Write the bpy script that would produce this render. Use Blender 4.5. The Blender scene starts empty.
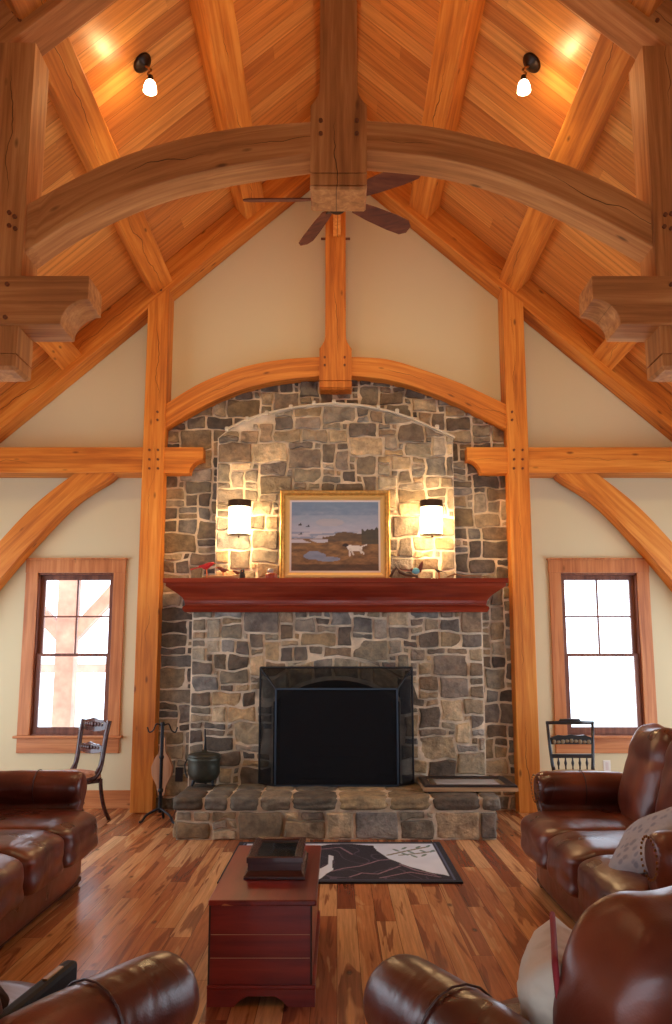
import bpy, bmesh, math, random
from mathutils import Vector, Matrix, noise as mnoise
R = math.radians
sc = bpy.context.scene
COL = sc.collection
rnd = random.Random(7)

# ---------------------------------------------------------------- camera geometry
F, CX, CY, EYE = 800.0, 337.0, 548.0, 1.5
TH = math.atan(119.6/800.0)
_c, _s = math.cos(TH), math.sin(TH)
def _ray(px, py):
    u = (px-CX)/F; v = (CY-py)/F
    return (u, _c-v*_s, _s+v*_c)
def at(px, py, Y):                       # point of the vertical plane at depth Y
    r = _ray(px, py); t = Y/r[1]
    return Vector((r[0]*t, Y, EYE+r[2]*t))
def onz(px, py, Z):                      # point of the horizontal plane at height Z
    r = _ray(px, py); t = (Z-EYE)/r[2]
    return Vector((r[0]*t, r[1]*t, Z))
def zat(py, Y): return at(337, py, Y).z

def s2l(c):
    return tuple((x/255/12.92 if x/255 <= .04045 else ((x/255+.055)/1.055)**2.4) for x in c)

# ---------------------------------------------------------------- materials
MATS = {}
def newmat(name):
    m = bpy.data.materials.new(name); m.use_nodes = True
    nt = m.node_tree; nt.nodes.clear()
    out = nt.nodes.new('ShaderNodeOutputMaterial')
    b = nt.nodes.new('ShaderNodeBsdfPrincipled')
    nt.links.new(b.outputs[0], out.inputs[0])
    MATS[name] = m
    return m, nt, b
def N(nt, typ, **kw):
    n = nt.nodes.new(typ)
    for k, v in kw.items():
        if k in n.inputs: n.inputs[k].default_value = v
        else: setattr(n, k, v)
    return n
def ramp(nt, fac, stops, interp='LINEAR'):
    r = nt.nodes.new('ShaderNodeValToRGB'); r.color_ramp.interpolation = interp
    e = r.color_ramp.elements
    while len(e) < len(stops): e.new(.5)
    for i, (p, c) in enumerate(stops):
        e[i].position = p; e[i].color = (*c[:3], 1)
    nt.links.new(fac, r.inputs[0]); return r
def math_(nt, op, a, b=None, c=None):
    n = nt.nodes.new('ShaderNodeMath'); n.operation = op
    for i, x in enumerate((a, b, c)):
        if x is None: continue
        if isinstance(x, (int, float)): n.inputs[i].default_value = x
        else: nt.links.new(x, n.inputs[i])
    return n.outputs[0]
def mixc(nt, fac, a, b, mode='MIX'):
    n = nt.nodes.new('ShaderNodeMix'); n.data_type = 'RGBA'; n.blend_type = mode
    for i, x in ((0, fac), (6, a), (7, b)):
        if isinstance(x, (int, float)): n.inputs[i].default_value = x
        elif isinstance(x, tuple): n.inputs[i].default_value = (*x[:3], 1)
        else: nt.links.new(x, n.inputs[i])
    return n.outputs[2]
def bump(nt, b, h, strength=.3, dist=.01):
    n = nt.nodes.new('ShaderNodeBump'); n.inputs['Strength'].default_value = strength
    n.inputs['Distance'].default_value = dist
    nt.links.new(h, n.inputs['Height']); nt.links.new(n.outputs[0], b.inputs['Normal'])
def attr(nt, name):
    n = nt.nodes.new('ShaderNodeAttribute'); n.attribute_name = name; return n
def plain(name, rgb, rough=.5, metal=0, spec=.5, coat=0, bumpn=None, vary=0):
    m, nt, b = newmat(name)
    c = s2l(rgb)
    b.inputs['Base Color'].default_value = (*c, 1)
    b.inputs['Roughness'].default_value = rough; b.inputs['Metallic'].default_value = metal
    b.inputs['Specular IOR Level'].default_value = spec; b.inputs['Coat Weight'].default_value = coat
    tc = N(nt, 'ShaderNodeTexCoord')
    if vary:
        nz = N(nt, 'ShaderNodeTexNoise', Scale=vary, Detail=4.0); nt.links.new(tc.outputs['Object'], nz.inputs['Vector'])
        r = ramp(nt, nz.outputs[0], [(.3, tuple(x*.7 for x in c)), (.7, tuple(min(1, x*1.25) for x in c))])
        nt.links.new(r.outputs[0], b.inputs['Base Color'])
    if bumpn:
        nz = N(nt, 'ShaderNodeTexNoise', Scale=bumpn[0], Detail=4.0); nt.links.new(tc.outputs['Object'], nz.inputs['Vector'])
        bump(nt, b, nz.outputs[0], bumpn[1], bumpn[2])
    return m
def wood(name, light, mid, dark, rough=.45, grain=22., crack=True, knots=True, coat=0., streak=None):
    """grain runs along gc.x ; light/mid/dark sRGB 0-255"""
    m, nt, b = newmat(name)
    a = attr(nt, 'gc'); oi = N(nt, 'ShaderNodeObjectInfo')
    off = N(nt, 'ShaderNodeCombineXYZ')
    r1 = math_(nt, 'MULTIPLY', oi.outputs['Random'], 37.0)
    for i in range(3): nt.links.new(r1, off.inputs[i])
    add = N(nt, 'ShaderNodeVectorMath', operation='ADD')
    nt.links.new(a.outputs['Vector'], add.inputs[0]); nt.links.new(off.outputs[0], add.inputs[1])
    mp = N(nt, 'ShaderNodeMapping'); mp.inputs['Scale'].default_value = (1.1, grain, grain)
    nt.links.new(add.outputs[0], mp.inputs[0])
    n1 = N(nt, 'ShaderNodeTexNoise', Scale=1.0, Detail=6.0, Roughness=.6, Distortion=.4); nt.links.new(mp.outputs[0], n1.inputs['Vector'])
    mp2 = N(nt, 'ShaderNodeMapping'); mp2.inputs['Scale'].default_value = (.8, 4., 4.); nt.links.new(add.outputs[0], mp2.inputs[0])
    n2 = N(nt, 'ShaderNodeTexNoise', Scale=1.0, Detail=3.0); nt.links.new(mp2.outputs[0], n2.inputs['Vector'])
    f = math_(nt, 'ADD', math_(nt, 'MULTIPLY', n1.outputs[0], .6), math_(nt, 'MULTIPLY', n2.outputs[0], .4))
    L, M_, D = s2l(light), s2l(mid), s2l(dark)
    col = ramp(nt, f, [(.34, D), (.5, M_), (.64, L)]).outputs[0]
    if streak:
        mp4 = N(nt, 'ShaderNodeMapping'); mp4.inputs['Scale'].default_value = (.7, 9., 9.); nt.links.new(add.outputs[0], mp4.inputs[0])
        n4 = N(nt, 'ShaderNodeTexNoise', Scale=1.0, Detail=1.0); nt.links.new(mp4.outputs[0], n4.inputs['Vector'])
        k = ramp(nt, n4.outputs[0], [(.70, (0, 0, 0)), (.72, (1, 1, 1))]).outputs[0]
        col = mixc(nt, k, col, s2l(streak))
    if knots:
        mp3 = N(nt, 'ShaderNodeMapping'); mp3.inputs['Scale'].default_value = (2.2, 6., 6.); nt.links.new(add.outputs[0], mp3.inputs[0])
        v = N(nt, 'ShaderNodeTexVoronoi', Scale=1.0); nt.links.new(mp3.outputs[0], v.inputs['Vector'])
        k = ramp(nt, v.outputs['Distance'], [(.04, (1, 1, 1)), (.11, (0, 0, 0))]).outputs[0]
        col = mixc(nt, math_(nt, 'MULTIPLY', k, .8), col, tuple(x*.35 for x in D))
    h = n1.outputs[0]
    if crack:
        sx = N(nt, 'ShaderNodeSeparateXYZ'); nt.links.new(a.outputs['Vector'], sx.inputs[0])
        cx = N(nt, 'ShaderNodeCombineXYZ'); nt.links.new(sx.outputs[0], cx.inputs[0]); nt.links.new(r1, cx.inputs[1])
        n3 = N(nt, 'ShaderNodeTexNoise', Scale=1.3, Detail=4.0); nt.links.new(cx.outputs[0], n3.inputs['Vector'])
        dy = math_(nt, 'ABSOLUTE', math_(nt, 'ADD', sx.outputs[1], math_(nt, 'MULTIPLY', math_(nt, 'SUBTRACT', n3.outputs[0], .5), .35)))
        n5 = N(nt, 'ShaderNodeTexNoise', Scale=1.1, Detail=1.0); 
        cz = N(nt, 'ShaderNodeCombineXYZ'); nt.links.new(sx.outputs[0], cz.inputs[0]); nt.links.new(r1, cz.inputs[2]); nt.links.new(cz.outputs[0], n5.inputs['Vector'])
        w = math_(nt, 'MULTIPLY', math_(nt, 'MAXIMUM', math_(nt, 'SUBTRACT', n5.outputs[0], .47), 0.), .02)
        k = math_(nt, 'LESS_THAN', dy, w)
        col = mixc(nt, math_(nt, 'MULTIPLY', k, .85), col, tuple(x*.18 for x in D))
    nt.links.new(col, b.inputs['Base Color'])
    b.inputs['Roughness'].default_value = rough; b.inputs['Coat Weight'].default_value = coat
    b.inputs['Specular IOR Level'].default_value = .35
    bump(nt, b, h, .25, .004)
    return m
def colmat(name, rough=.6, bs=0., bscale=30., mottled=.0):
    m, nt, b = newmat(name)
    a = attr(nt, 'col'); c = a.outputs['Color']
    tc = N(nt, 'ShaderNodeTexCoord')
    if mottled or bs:
        nz = N(nt, 'ShaderNodeTexNoise', Scale=bscale, Detail=6.0, Roughness=.65); nt.links.new(tc.outputs['Object'], nz.inputs['Vector'])
    if mottled:
        n2 = N(nt, 'ShaderNodeTexNoise', Scale=bscale*.35, Detail=5.0, Roughness=.6); nt.links.new(tc.outputs['Object'], n2.inputs['Vector'])
        r = ramp(nt, n2.outputs[0], [(.36, (1-mottled,)*3), (.5, (1, 1, 1)), (.64, (1+mottled*.9, 1+mottled*.8, 1+mottled*.6))]).outputs[0]
        c = mixc(nt, 1., c, r, 'MULTIPLY')
        r = ramp(nt, nz.outputs[0], [(.3, (.75,)*3), (.7, (1.2,)*3)]).outputs[0]
        c = mixc(nt, 1., c, r, 'MULTIPLY')
    nt.links.new(c, b.inputs['Base Color']); b.inputs['Roughness'].default_value = rough
    if bs: bump(nt, b, nz.outputs[0], bs, .02)
    return m
def emit(name, rgb, strength):
    m, nt, b = newmat(name)
    b.inputs['Base Color'].default_value = (.9, .85, .75, 1)
    b.inputs['Emission Color'].default_value = (*s2l(rgb), 1)
    b.inputs['Emission Strength'].default_value = strength
    return m

OAK = wood('oak_timber', (226, 152, 66), (206, 122, 44), (164, 86, 30), rough=.5)
OAK2 = wood('oak_timber_shaded', (212, 150, 88), (186, 120, 64), (144, 88, 44), rough=.6)  # same oak, dulled in colour to stand in for shade on the near frame
TRIM = wood('oak_trim', (214, 150, 96), (194, 124, 74), (160, 92, 52), rough=.4, crack=False)
SASH = wood('sash_wood', (150, 96, 70), (124, 74, 54), (92, 50, 38), rough=.4, crack=False, knots=False)
CHERRY = wood('cherry_wood', (156, 62, 38), (132, 46, 28), (100, 32, 20), rough=.2, crack=False, knots=False, grain=12, coat=.5)
CEDAR = wood('cedar_wood', (152, 50, 34), (124, 36, 25), (84, 22, 18), rough=.34, crack=False, coat=.12, grain=10, streak=(206, 130, 76))
WALNUT = wood('dark_walnut', (92, 52, 46), (68, 34, 32), (40, 18, 20), rough=.25, crack=False, knots=False, coat=.5)
BLADE = wood('fan_blade_wood', (130, 72, 40), (108, 56, 32), (80, 40, 24), rough=.8, crack=False, knots=False)
PALE = wood('pale_wood', (206, 160, 122), (186, 136, 100), (150, 100, 70), rough=.5, crack=False, knots=False)
DRIFT = wood('driftwood', (196, 160, 120), (160, 120, 84), (110, 76, 50), rough=.7, crack=False, knots=False)
PEG = plain('peg_wood', (112, 58, 28), .5, vary=30)
GROOVE = plain('groove_dark', (52, 30, 20), .7)
PAINT = plain('cream_paint', (214, 202, 164), .85, bumpn=(60., .04, .002))
IRON = plain('black_iron', (30, 29, 32), .4, .6, bumpn=(60., .3, .004))
BRONZE = plain('dark_bronze', (54, 42, 36), .35, .8)
BLACKP = plain('black_paint', (24, 24, 28), .3, coat=.3)
GOLDP = plain('gold_stencil', (120, 100, 70), .5)
GOLD = plain('gilt_frame', (196, 146, 70), .35, .35, bumpn=(60., .2, .004), vary=30)
GOLD2 = plain('gilt_frame_pale', (222, 180, 108), .35, .3)
LINER = plain('linen_liner', (214, 202, 196), .8)
POT = plain('pot_bronze', (62, 62, 52), .42, .55, vary=14, bumpn=(30., .3, .004))
SOOT = plain('soot_brick', (22, 20, 19), .95, vary=8, bumpn=(14., .6, .02))
LOGM = plain('charred_log', (44, 36, 30), .9, vary=20, bumpn=(30., .8, .02))
STEEL = plain('screen_steel', (52, 62, 74), .35, .7)
MORTAR = plain('mortar', (220, 202, 176), .95, vary=9, bumpn=(50., .6, .01))
STONE = colmat('stone', .8, 1., 22., .38)
ART = colmat('painted_art', .55)
RUGM = colmat('rug_pile', .95, .5, 300.)
WHITE = plain('white_plastic', (226, 222, 214), .5)
REDF = plain('red_feathers', (196, 30, 34), .6, vary=40)
BROWNF = plain('brown_feathers', (112, 50, 36), .7, vary=60)
DARKF = plain('dark_feathers', (44, 36, 34), .7, vary=60)
BLUEG = plain('turquoise_glaze', (110, 186, 200), .3)
BEAK = plain('beak_orange', (206, 106, 46), .5)
CHARC = plain('charcoal_nylon', (14, 15, 19), .75)
GREYP = plain('grey_keys', (92, 92, 98), .5)
THROW = plain('dark_throw', (62, 38, 40), .95, vary=20, bumpn=(60., .5, .01))
PORCH = plain('porch_timber', (206, 150, 130), .7, vary=5)
GRASSM = plain('overexposed_lawn', (222, 222, 214), .9, vary=2)  # lawn coloured near white to imitate outdoor overexposure
SHADE = emit('lamp_glass', (255, 226, 180), 9.)
SCONCEG = emit('sconce_glass', (255, 224, 170), 5.)
BRASSN = plain('brass_nail', (150, 112, 70), .3, .9)

def leather(name, a, b_, c):
    m, nt, b = newmat(name)
    tc = N(nt, 'ShaderNodeTexCoord')
    nz = N(nt, 'ShaderNodeTexNoise', Scale=3.0, Detail=2.0, Distortion=.2); nt.links.new(tc.outputs['Object'], nz.inputs['Vector'])
    r = ramp(nt, nz.outputs[0], [(.25, s2l(a)), (.5, s2l(b_)), (.72, s2l(c))]); nt.links.new(r.outputs[0], b.inputs['Base Color'])
    r2 = ramp(nt, nz.outputs[0], [(.3, (.26,)*3), (.7, (.4,)*3)]); nt.links.new(r2.outputs[0], b.inputs['Roughness'])
    mp = N(nt, 'ShaderNodeMapping'); mp.inputs['Scale'].default_value = (2.5, 5., 3.); mp.inputs['Rotation'].default_value = (0, .3, .5)
    nt.links.new(tc.outputs['Object'], mp.inputs[0])
    w = N(nt, 'ShaderNodeTexNoise', Scale=1.3, Detail=2.0, Distortion=.7); nt.links.new(mp.outputs[0], w.inputs['Vector'])
    g = N(nt, 'ShaderNodeTexVoronoi', Scale=160.0); nt.links.new(tc.outputs['Object'], g.inputs['Vector'])
    h = math_(nt, 'ADD', w.outputs[0], math_(nt, 'MULTIPLY', g.outputs['Distance'], .02))
    bump(nt, b, h, .4, .03)
    b.inputs['Coat Weight'].default_value = .12; b.inputs['Coat Roughness'].default_value = .35
    return m
LEATH = leather('brown_leather', (66, 28, 22), (96, 42, 28), (128, 62, 38))
SEAM = plain('leather_piping', (58, 26, 22), .4)

def fabric(name, rgb, rgb2, scale=14.):
    m, nt, b = newmat(name)
    tc = N(nt, 'ShaderNodeTexCoord')
    v = N(nt, 'ShaderNodeTexVoronoi', Scale=scale, feature='F1'); nt.links.new(tc.outputs['Object'], v.inputs['Vector'])
    r = ramp(nt, v.outputs['Distance'], [(.25, s2l(rgb2)), (.45, s2l(rgb))]); nt.links.new(r.outputs[0], b.inputs['Base Color'])
    b.inputs['Roughness'].default_value = .9
    nz = N(nt, 'ShaderNodeTexNoise', Scale=7.0, Detail=3.0); nt.links.new(tc.outputs['Object'], nz.inputs['Vector'])
    bump(nt, b, nz.outputs[0], .7, .04)
    return m
PILW = fabric('cream_pillow_cloth', (206, 196, 180), (196, 184, 166))
PILB = fabric('blue_grey_pillow_cloth', (168, 168, 176), (138, 140, 152), 22.)
SEATF = fabric('rose_seat_cloth', (190, 140, 110), (166, 110, 86), 30.)
REDP = plain('red_piping', (140, 34, 44), .8)

# screen mesh: a fine wire weave, seen through from anywhere
m, nt, b = newmat('wire_mesh')
tr = nt.nodes.new('ShaderNodeBsdfTransparent'); mx = nt.nodes.new('ShaderNodeMixShader')
mx.inputs[0].default_value = .8
b.inputs['Base Color'].default_value = (.008, .008, .01, 1); b.inputs['Roughness'].default_value = .8; b.inputs['Specular IOR Level'].default_value = .15
nt.links.new(tr.outputs[0], mx.inputs[1]); nt.links.new(b.outputs[0], mx.inputs[2])
nt.links.new(mx.outputs[0], [n for n in nt.nodes if n.type == 'OUTPUT_MATERIAL'][0].inputs[0])
MESHM = m
MESHS = m.copy(); [n for n in MESHS.node_tree.nodes if n.type == 'MIX_SHADER'][0].inputs[0].default_value = .45
# window glass
m, nt, b = newmat('window_glass')
tr = nt.nodes.new('ShaderNodeBsdfTransparent'); mx = nt.nodes.new('ShaderNodeMixShader')
gl = nt.nodes.new('ShaderNodeBsdfGlossy'); gl.inputs['Roughness'].default_value = .02
fr = nt.nodes.new('ShaderNodeFresnel'); fr.inputs[0].default_value = 1.35
nt.links.new(fr.outputs[0], mx.inputs[0]); nt.links.new(tr.outputs[0], mx.inputs[1]); nt.links.new(gl.outputs[0], mx.inputs[2])
nt.links.new(mx.outputs[0], [n for n in nt.nodes if n.type == 'OUTPUT_MATERIAL'][0].inputs[0])
GLASS = m
DGLASS = plain('display_glass', (30, 34, 34), .08, coat=.5)

# floor: hickory strips running toward the hearth
def floor_mat():
    m, nt, b = newmat('hickory_floor')
    tc = N(nt, 'ShaderNodeTexCoord'); sx = N(nt, 'ShaderNodeSeparateXYZ'); nt.links.new(tc.outputs['Object'], sx.inputs[0])
    W = .118
    xi = math_(nt, 'DIVIDE', sx.outputs[0], W); col_i = math_(nt, 'FLOOR', xi); fx = math_(nt, 'FRACT', xi)
    wn = N(nt, 'ShaderNodeTexWhiteNoise', noise_dimensions='1D'); nt.links.new(col_i, wn.inputs['W'])
    yi = math_(nt, 'ADD', math_(nt, 'DIVIDE', sx.outputs[1], 2.1), math_(nt, 'MULTIPLY', wn.outputs['Value'], 7.))
    row = math_(nt, 'FLOOR', yi); fy = math_(nt, 'FRACT', yi)
    cv = N(nt, 'ShaderNodeCombineXYZ'); nt.links.new(col_i, cv.inputs[0]); nt.links.new(row, cv.inputs[1])
    w2 = N(nt, 'ShaderNodeTexWhiteNoise', noise_dimensions='2D'); nt.links.new(cv.outputs[0], w2.inputs['Vector'])
    base = ramp(nt, w2.outputs['Value'], [(0, s2l((134, 74, 48))), (.25, s2l((162, 98, 62))), (.5, s2l((188, 122, 78))), (.75, s2l((206, 148, 98))), (1, s2l((220, 172, 124)))]).outputs[0]
    # heartwood / sapwood splash inside a board
    m1 = N(nt, 'ShaderNodeCombineXYZ')
    nt.links.new(math_(nt, 'ADD', math_(nt, 'MULTIPLY', sx.outputs[0], 10.), math_(nt, 'MULTIPLY', w2.outputs['Value'], 91.)), m1.inputs[0])
    nt.links.new(math_(nt, 'MULTIPLY', sx.outputs[1], .9), m1.inputs[1]); nt.links.new(math_(nt, 'MULTIPLY', row, 3.7), m1.inputs[2])
    n1 = N(nt, 'ShaderNodeTexNoise', Scale=1.0, Detail=3.0, Distortion=.8); nt.links.new(m1.outputs[0], n1.inputs['Vector'])
    k = ramp(nt, n1.outputs[0], [(.56, (0, 0, 0)), (.60, (1, 1, 1))]).outputs[0]
    c = mixc(nt, math_(nt, 'MULTIPLY', k, .75), base, s2l((124, 66, 42)))
    k2 = ramp(nt, n1.outputs[0], [(.36, (1, 1, 1)), (.40, (0, 0, 0))]).outputs[0]
    c = mixc(nt, math_(nt, 'MULTIPLY', k2, .8), c, s2l((214, 164, 112)))
    m2 = N(nt, 'ShaderNodeMapping'); m2.inputs['Scale'].default_value = (60., 2.2, 1.); nt.links.new(tc.outputs['Object'], m2.inputs[0])
    n2 = N(nt, 'ShaderNodeTexNoise', Scale=1.0, Detail=6.0, Roughness=.65, Distortion=.6); nt.links.new(m2.outputs[0], n2.inputs['Vector'])
    c = mixc(nt, 1., c, ramp(nt, n2.outputs[0], [(.3, (.66,)*3), (.7, (1.18,)*3)]).outputs[0], 'MULTIPLY')
    m3 = N(nt, 'ShaderNodeMapping'); m3.inputs['Scale'].default_value = (6., 2.6, 1.); nt.links.new(tc.outputs['Object'], m3.inputs[0])
    v = N(nt, 'ShaderNodeTexVoronoi', Scale=1.0); nt.links.new(m3.outputs[0], v.inputs['Vector'])
    k3 = ramp(nt, v.outputs['Distance'], [(.05, (1, 1, 1)), (.12, (0, 0, 0))]).outputs[0]
    c = mixc(nt, math_(nt, 'MULTIPLY', k3, .75), c, s2l((60, 32, 22)))
    e = math_(nt, 'MINIMUM', math_(nt, 'MULTIPLY', math_(nt, 'MINIMUM', fx, math_(nt, 'SUBTRACT', 1., fx)), W),
              math_(nt, 'MULTIPLY', math_(nt, 'MINIMUM', fy, math_(nt, 'SUBTRACT', 1., fy)), 2.1))
    g = math_(nt, 'LESS_THAN', e, .0016)
    c = mixc(nt, math_(nt, 'MULTIPLY', g, .7), c, s2l((58, 30, 20)))
    nt.links.new(c, b.inputs['Base Color'])
    b.inputs['Roughness'].default_value = .27; b.inputs['Specular IOR Level'].default_value = .42
    bump(nt, b, math_(nt, 'SUBTRACT', n2.outputs[0], math_(nt, 'MULTIPLY', g, 1.)), .08, .003)
    return m
FLOORM = floor_mat()

# ceiling boards: run up the slope (gc.x), board index along gc.y
def ceil_mat():
    m, nt, b = newmat('ceiling_boards')
    a = attr(nt, 'gc'); sx = N(nt, 'ShaderNodeSeparateXYZ'); nt.links.new(a.outputs['Vector'], sx.inputs[0])
    W = .19
    yi = math_(nt, 'DIVIDE', sx.outputs[1], W); i = math_(nt, 'FLOOR', yi); fy = math_(nt, 'FRACT', yi)
    wn = N(nt, 'ShaderNodeTexWhiteNoise', noise_dimensions='1D'); nt.links.new(i, wn.inputs['W'])
    li = math_(nt, 'ADD', math_(nt, 'DIVIDE', sx.outputs[0], 2.6), math_(nt, 'MULTIPLY', wn.outputs['Value'], 9.))
    cv = N(nt, 'ShaderNodeCombineXYZ'); nt.links.new(i, cv.inputs[0]); nt.links.new(math_(nt, 'FLOOR', li), cv.inputs[1])
    w2 = N(nt, 'ShaderNodeTexWhiteNoise', noise_dimensions='2D'); nt.links.new(cv.outputs[0], w2.inputs['Vector'])
    base = ramp(nt, w2.outputs['Value'], [(0, s2l((192, 120, 58))), (.5, s2l((210, 138, 68))), (1, s2l((226, 162, 88)))]).outputs[0]
    m1 = N(nt, 'ShaderNodeCombineXYZ')
    nt.links.new(math_(nt, 'MULTIPLY', sx.outputs[0], .9), m1.inputs[0])
    nt.links.new(math_(nt, 'ADD', math_(nt, 'MULTIPLY', sx.outputs[1], 26.), math_(nt, 'MULTIPLY', w2.outputs['Value'], 50.)), m1.inputs[1])
    n2 = N(nt, 'ShaderNodeTexNoise', Scale=1.0, Detail=5.0, Roughness=.6, Distortion=.7); nt.links.new(m1.outputs[0], n2.inputs['Vector'])
    c = mixc(nt, 1., base, ramp(nt, n2.outputs[0], [(.34, (.74, .66, .6)), (.6, (1.08,)*3)]).outputs[0], 'MULTIPLY')
    e = math_(nt, 'MINIMUM', fy, math_(nt, 'SUBTRACT', 1., fy))
    g = math_(nt, 'LESS_THAN', e, .016)
    c = mixc(nt, math_(nt, 'MULTIPLY', g, .55), c, s2l((96, 52, 26)))
    nt.links.new(c, b.inputs['Base Color']); b.inputs['Roughness'].default_value = .33
    bump(nt, b, math_(nt, 'SUBTRACT', n2.outputs[0], math_(nt, 'MULTIPLY', g, 2.)), .15, .004)
    return m
CEILM = ceil_mat()

# ---------------------------------------------------------------- mesh helpers
class G:
    """collects verts / faces (and a colour per vertex) of ONE mesh"""
    def __init__(s): s.v = []; s.f = []; s.c = []; s.cur = (.5, .5, .5)
    def add(s, vs, fs, col=None):
        o = len(s.v); s.v += [Vector(p) for p in vs]; s.f += [tuple(i+o for i in f) for f in fs]
        s.c += [col or s.cur]*len(vs)
        return s
    def box(s, x0, x1, y0, y1, z0, z1, col=None):
        vs = [(x, y, z) for x in (x0, x1) for y in (y0, y1) for z in (z0, z1)]
        return s.add(vs, [(0, 1, 3, 2), (4, 6, 7, 5), (0, 4, 5, 1), (2, 3, 7, 6), (0, 2, 6, 4), (1, 5, 7, 3)], col)
    def prism(s, poly, a0, a1, axis='y'):
        """poly: 2-D points; axis y -> (x,z), x -> (y,z), z -> (x,y)"""
        def mk(p, a): return {'y': (p[0], a, p[1]), 'x': (a, p[0], p[1]), 'z': (p[0], p[1], a)}[axis]
        n = len(poly)
        return s.add([mk(p, a0) for p in poly]+[mk(p, a1) for p in poly],
                     [tuple(range(n))[::-1], tuple(range(n, 2*n))]+[(i, (i+1) % n, (i+1) % n+n, i+n) for i in range(n)])
    def rings(s, rings, cap=True):
        """rings: list of equal-length closed rings of 3-D points"""
        n = len(rings[0]); vs = [p for r in rings for p in r]
        fs = [(k*n+i, k*n+(i+1) % n, (k+1)*n+(i+1) % n, (k+1)*n+i) for k in range(len(rings)-1) for i in range(n)]
        if cap: fs += [tuple(range(n))[::-1], tuple(range((len(rings)-1)*n, len(rings)*n))]
        return s.add(vs, fs)
    def lathe(s, prof, c=(0, 0, 0), n=20, m=None):
        rs = []
        for r, z in prof:
            ring = [Vector((max(r, 1e-4)*math.cos(2*math.pi*i/n), max(r, 1e-4)*math.sin(2*math.pi*i/n), z)) for i in range(n)]
            if m is not None: ring = [m @ p for p in ring]
            rs.append([p+Vector(c) for p in ring])
        return s.rings(rs)
    def tube(s, pts, rad, n=8):
        pts = [Vector(p) for p in pts]; rs = []
        rads = rad if isinstance(rad, (list, tuple)) else [rad]*len(pts)
        up = Vector((0, 0, 1)); prev = None
        for i, p in enumerate(pts):
            t = (pts[min(i+1, len(pts)-1)]-pts[max(i-1, 0)]).normalized()
            a = prev if prev is not None else (up if abs(t.z) < .9 else Vector((1, 0, 0)))
            a = (a-t*a.dot(t)).normalized(); prev = a; b = t.cross(a)
            rs.append([p+(a*math.cos(2*math.pi*k/n)+b*math.sin(2*math.pi*k/n))*rads[i] for k in range(n)])
        return s.rings(rs)
    def ball(s, c, r, n=12):
        c = Vector(c); r = r if isinstance(r, (list, tuple)) else (r, r, r)
        rs = []
        for j in range(1, n):
            th = math.pi*j/n
            rs.append([c+Vector((r[0]*math.sin(th)*math.cos(2*math.pi*i/n), r[1]*math.sin(th)*math.sin(2*math.pi*i/n), -r[2]*math.cos(th))) for i in range(n)])
        return s.rings(rs)
    def soft(s, c, size, k=5., n=10, puff=0., rot=None, noise=0., seed=0):
        """puffy rounded block (superellipsoid) : cushions, pillows"""
        c = Vector(c); rot = rot or Matrix.Identity(3); idx = {}; vs = []; fs = []
        def vid(a, b_, d):
            key = (a, b_, d)
            if key not in idx:
                p = Vector((2*a/n-1, 2*b_/n-1, 2*d/n-1))
                mx = max(abs(x) for x in p); kk = sum(abs(x)**k for x in p)**(1/k)
                q = p*(mx/kk)
                q.z += puff*(1-q.x**2)*(1-q.y**2)*(1 if q.z > 0 else -.3)
                if noise:
                    q += mnoise.noise_vector(Vector((q.x*1.7+seed, q.y*1.7, q.z*1.7)))*noise
                vs.append(rot @ Vector((q.x*size[0]/2, q.y*size[1]/2, q.z*size[2]/2))+c); idx[key] = len(vs)-1
            return idx[key]
        for i in range(n):
            for j in range(n):
                for (f, flip) in ((0, 1), (n, 0)):
                    for ax in range(3):
                        def q3(a, b_):
                            t = [0, 0, 0]; t[ax] = f; t[(ax+1) % 3] = a; t[(ax+2) % 3] = b_; return vid(*t)
                        q = (q3(i, j), q3(i+1, j), q3(i+1, j+1), q3(i, j+1))
                        fs.append(q[::-1] if flip else q)
        return s.add(vs, fs)
    def xf(s, M):
        s.v = [M @ p for p in s.v]; return s

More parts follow.
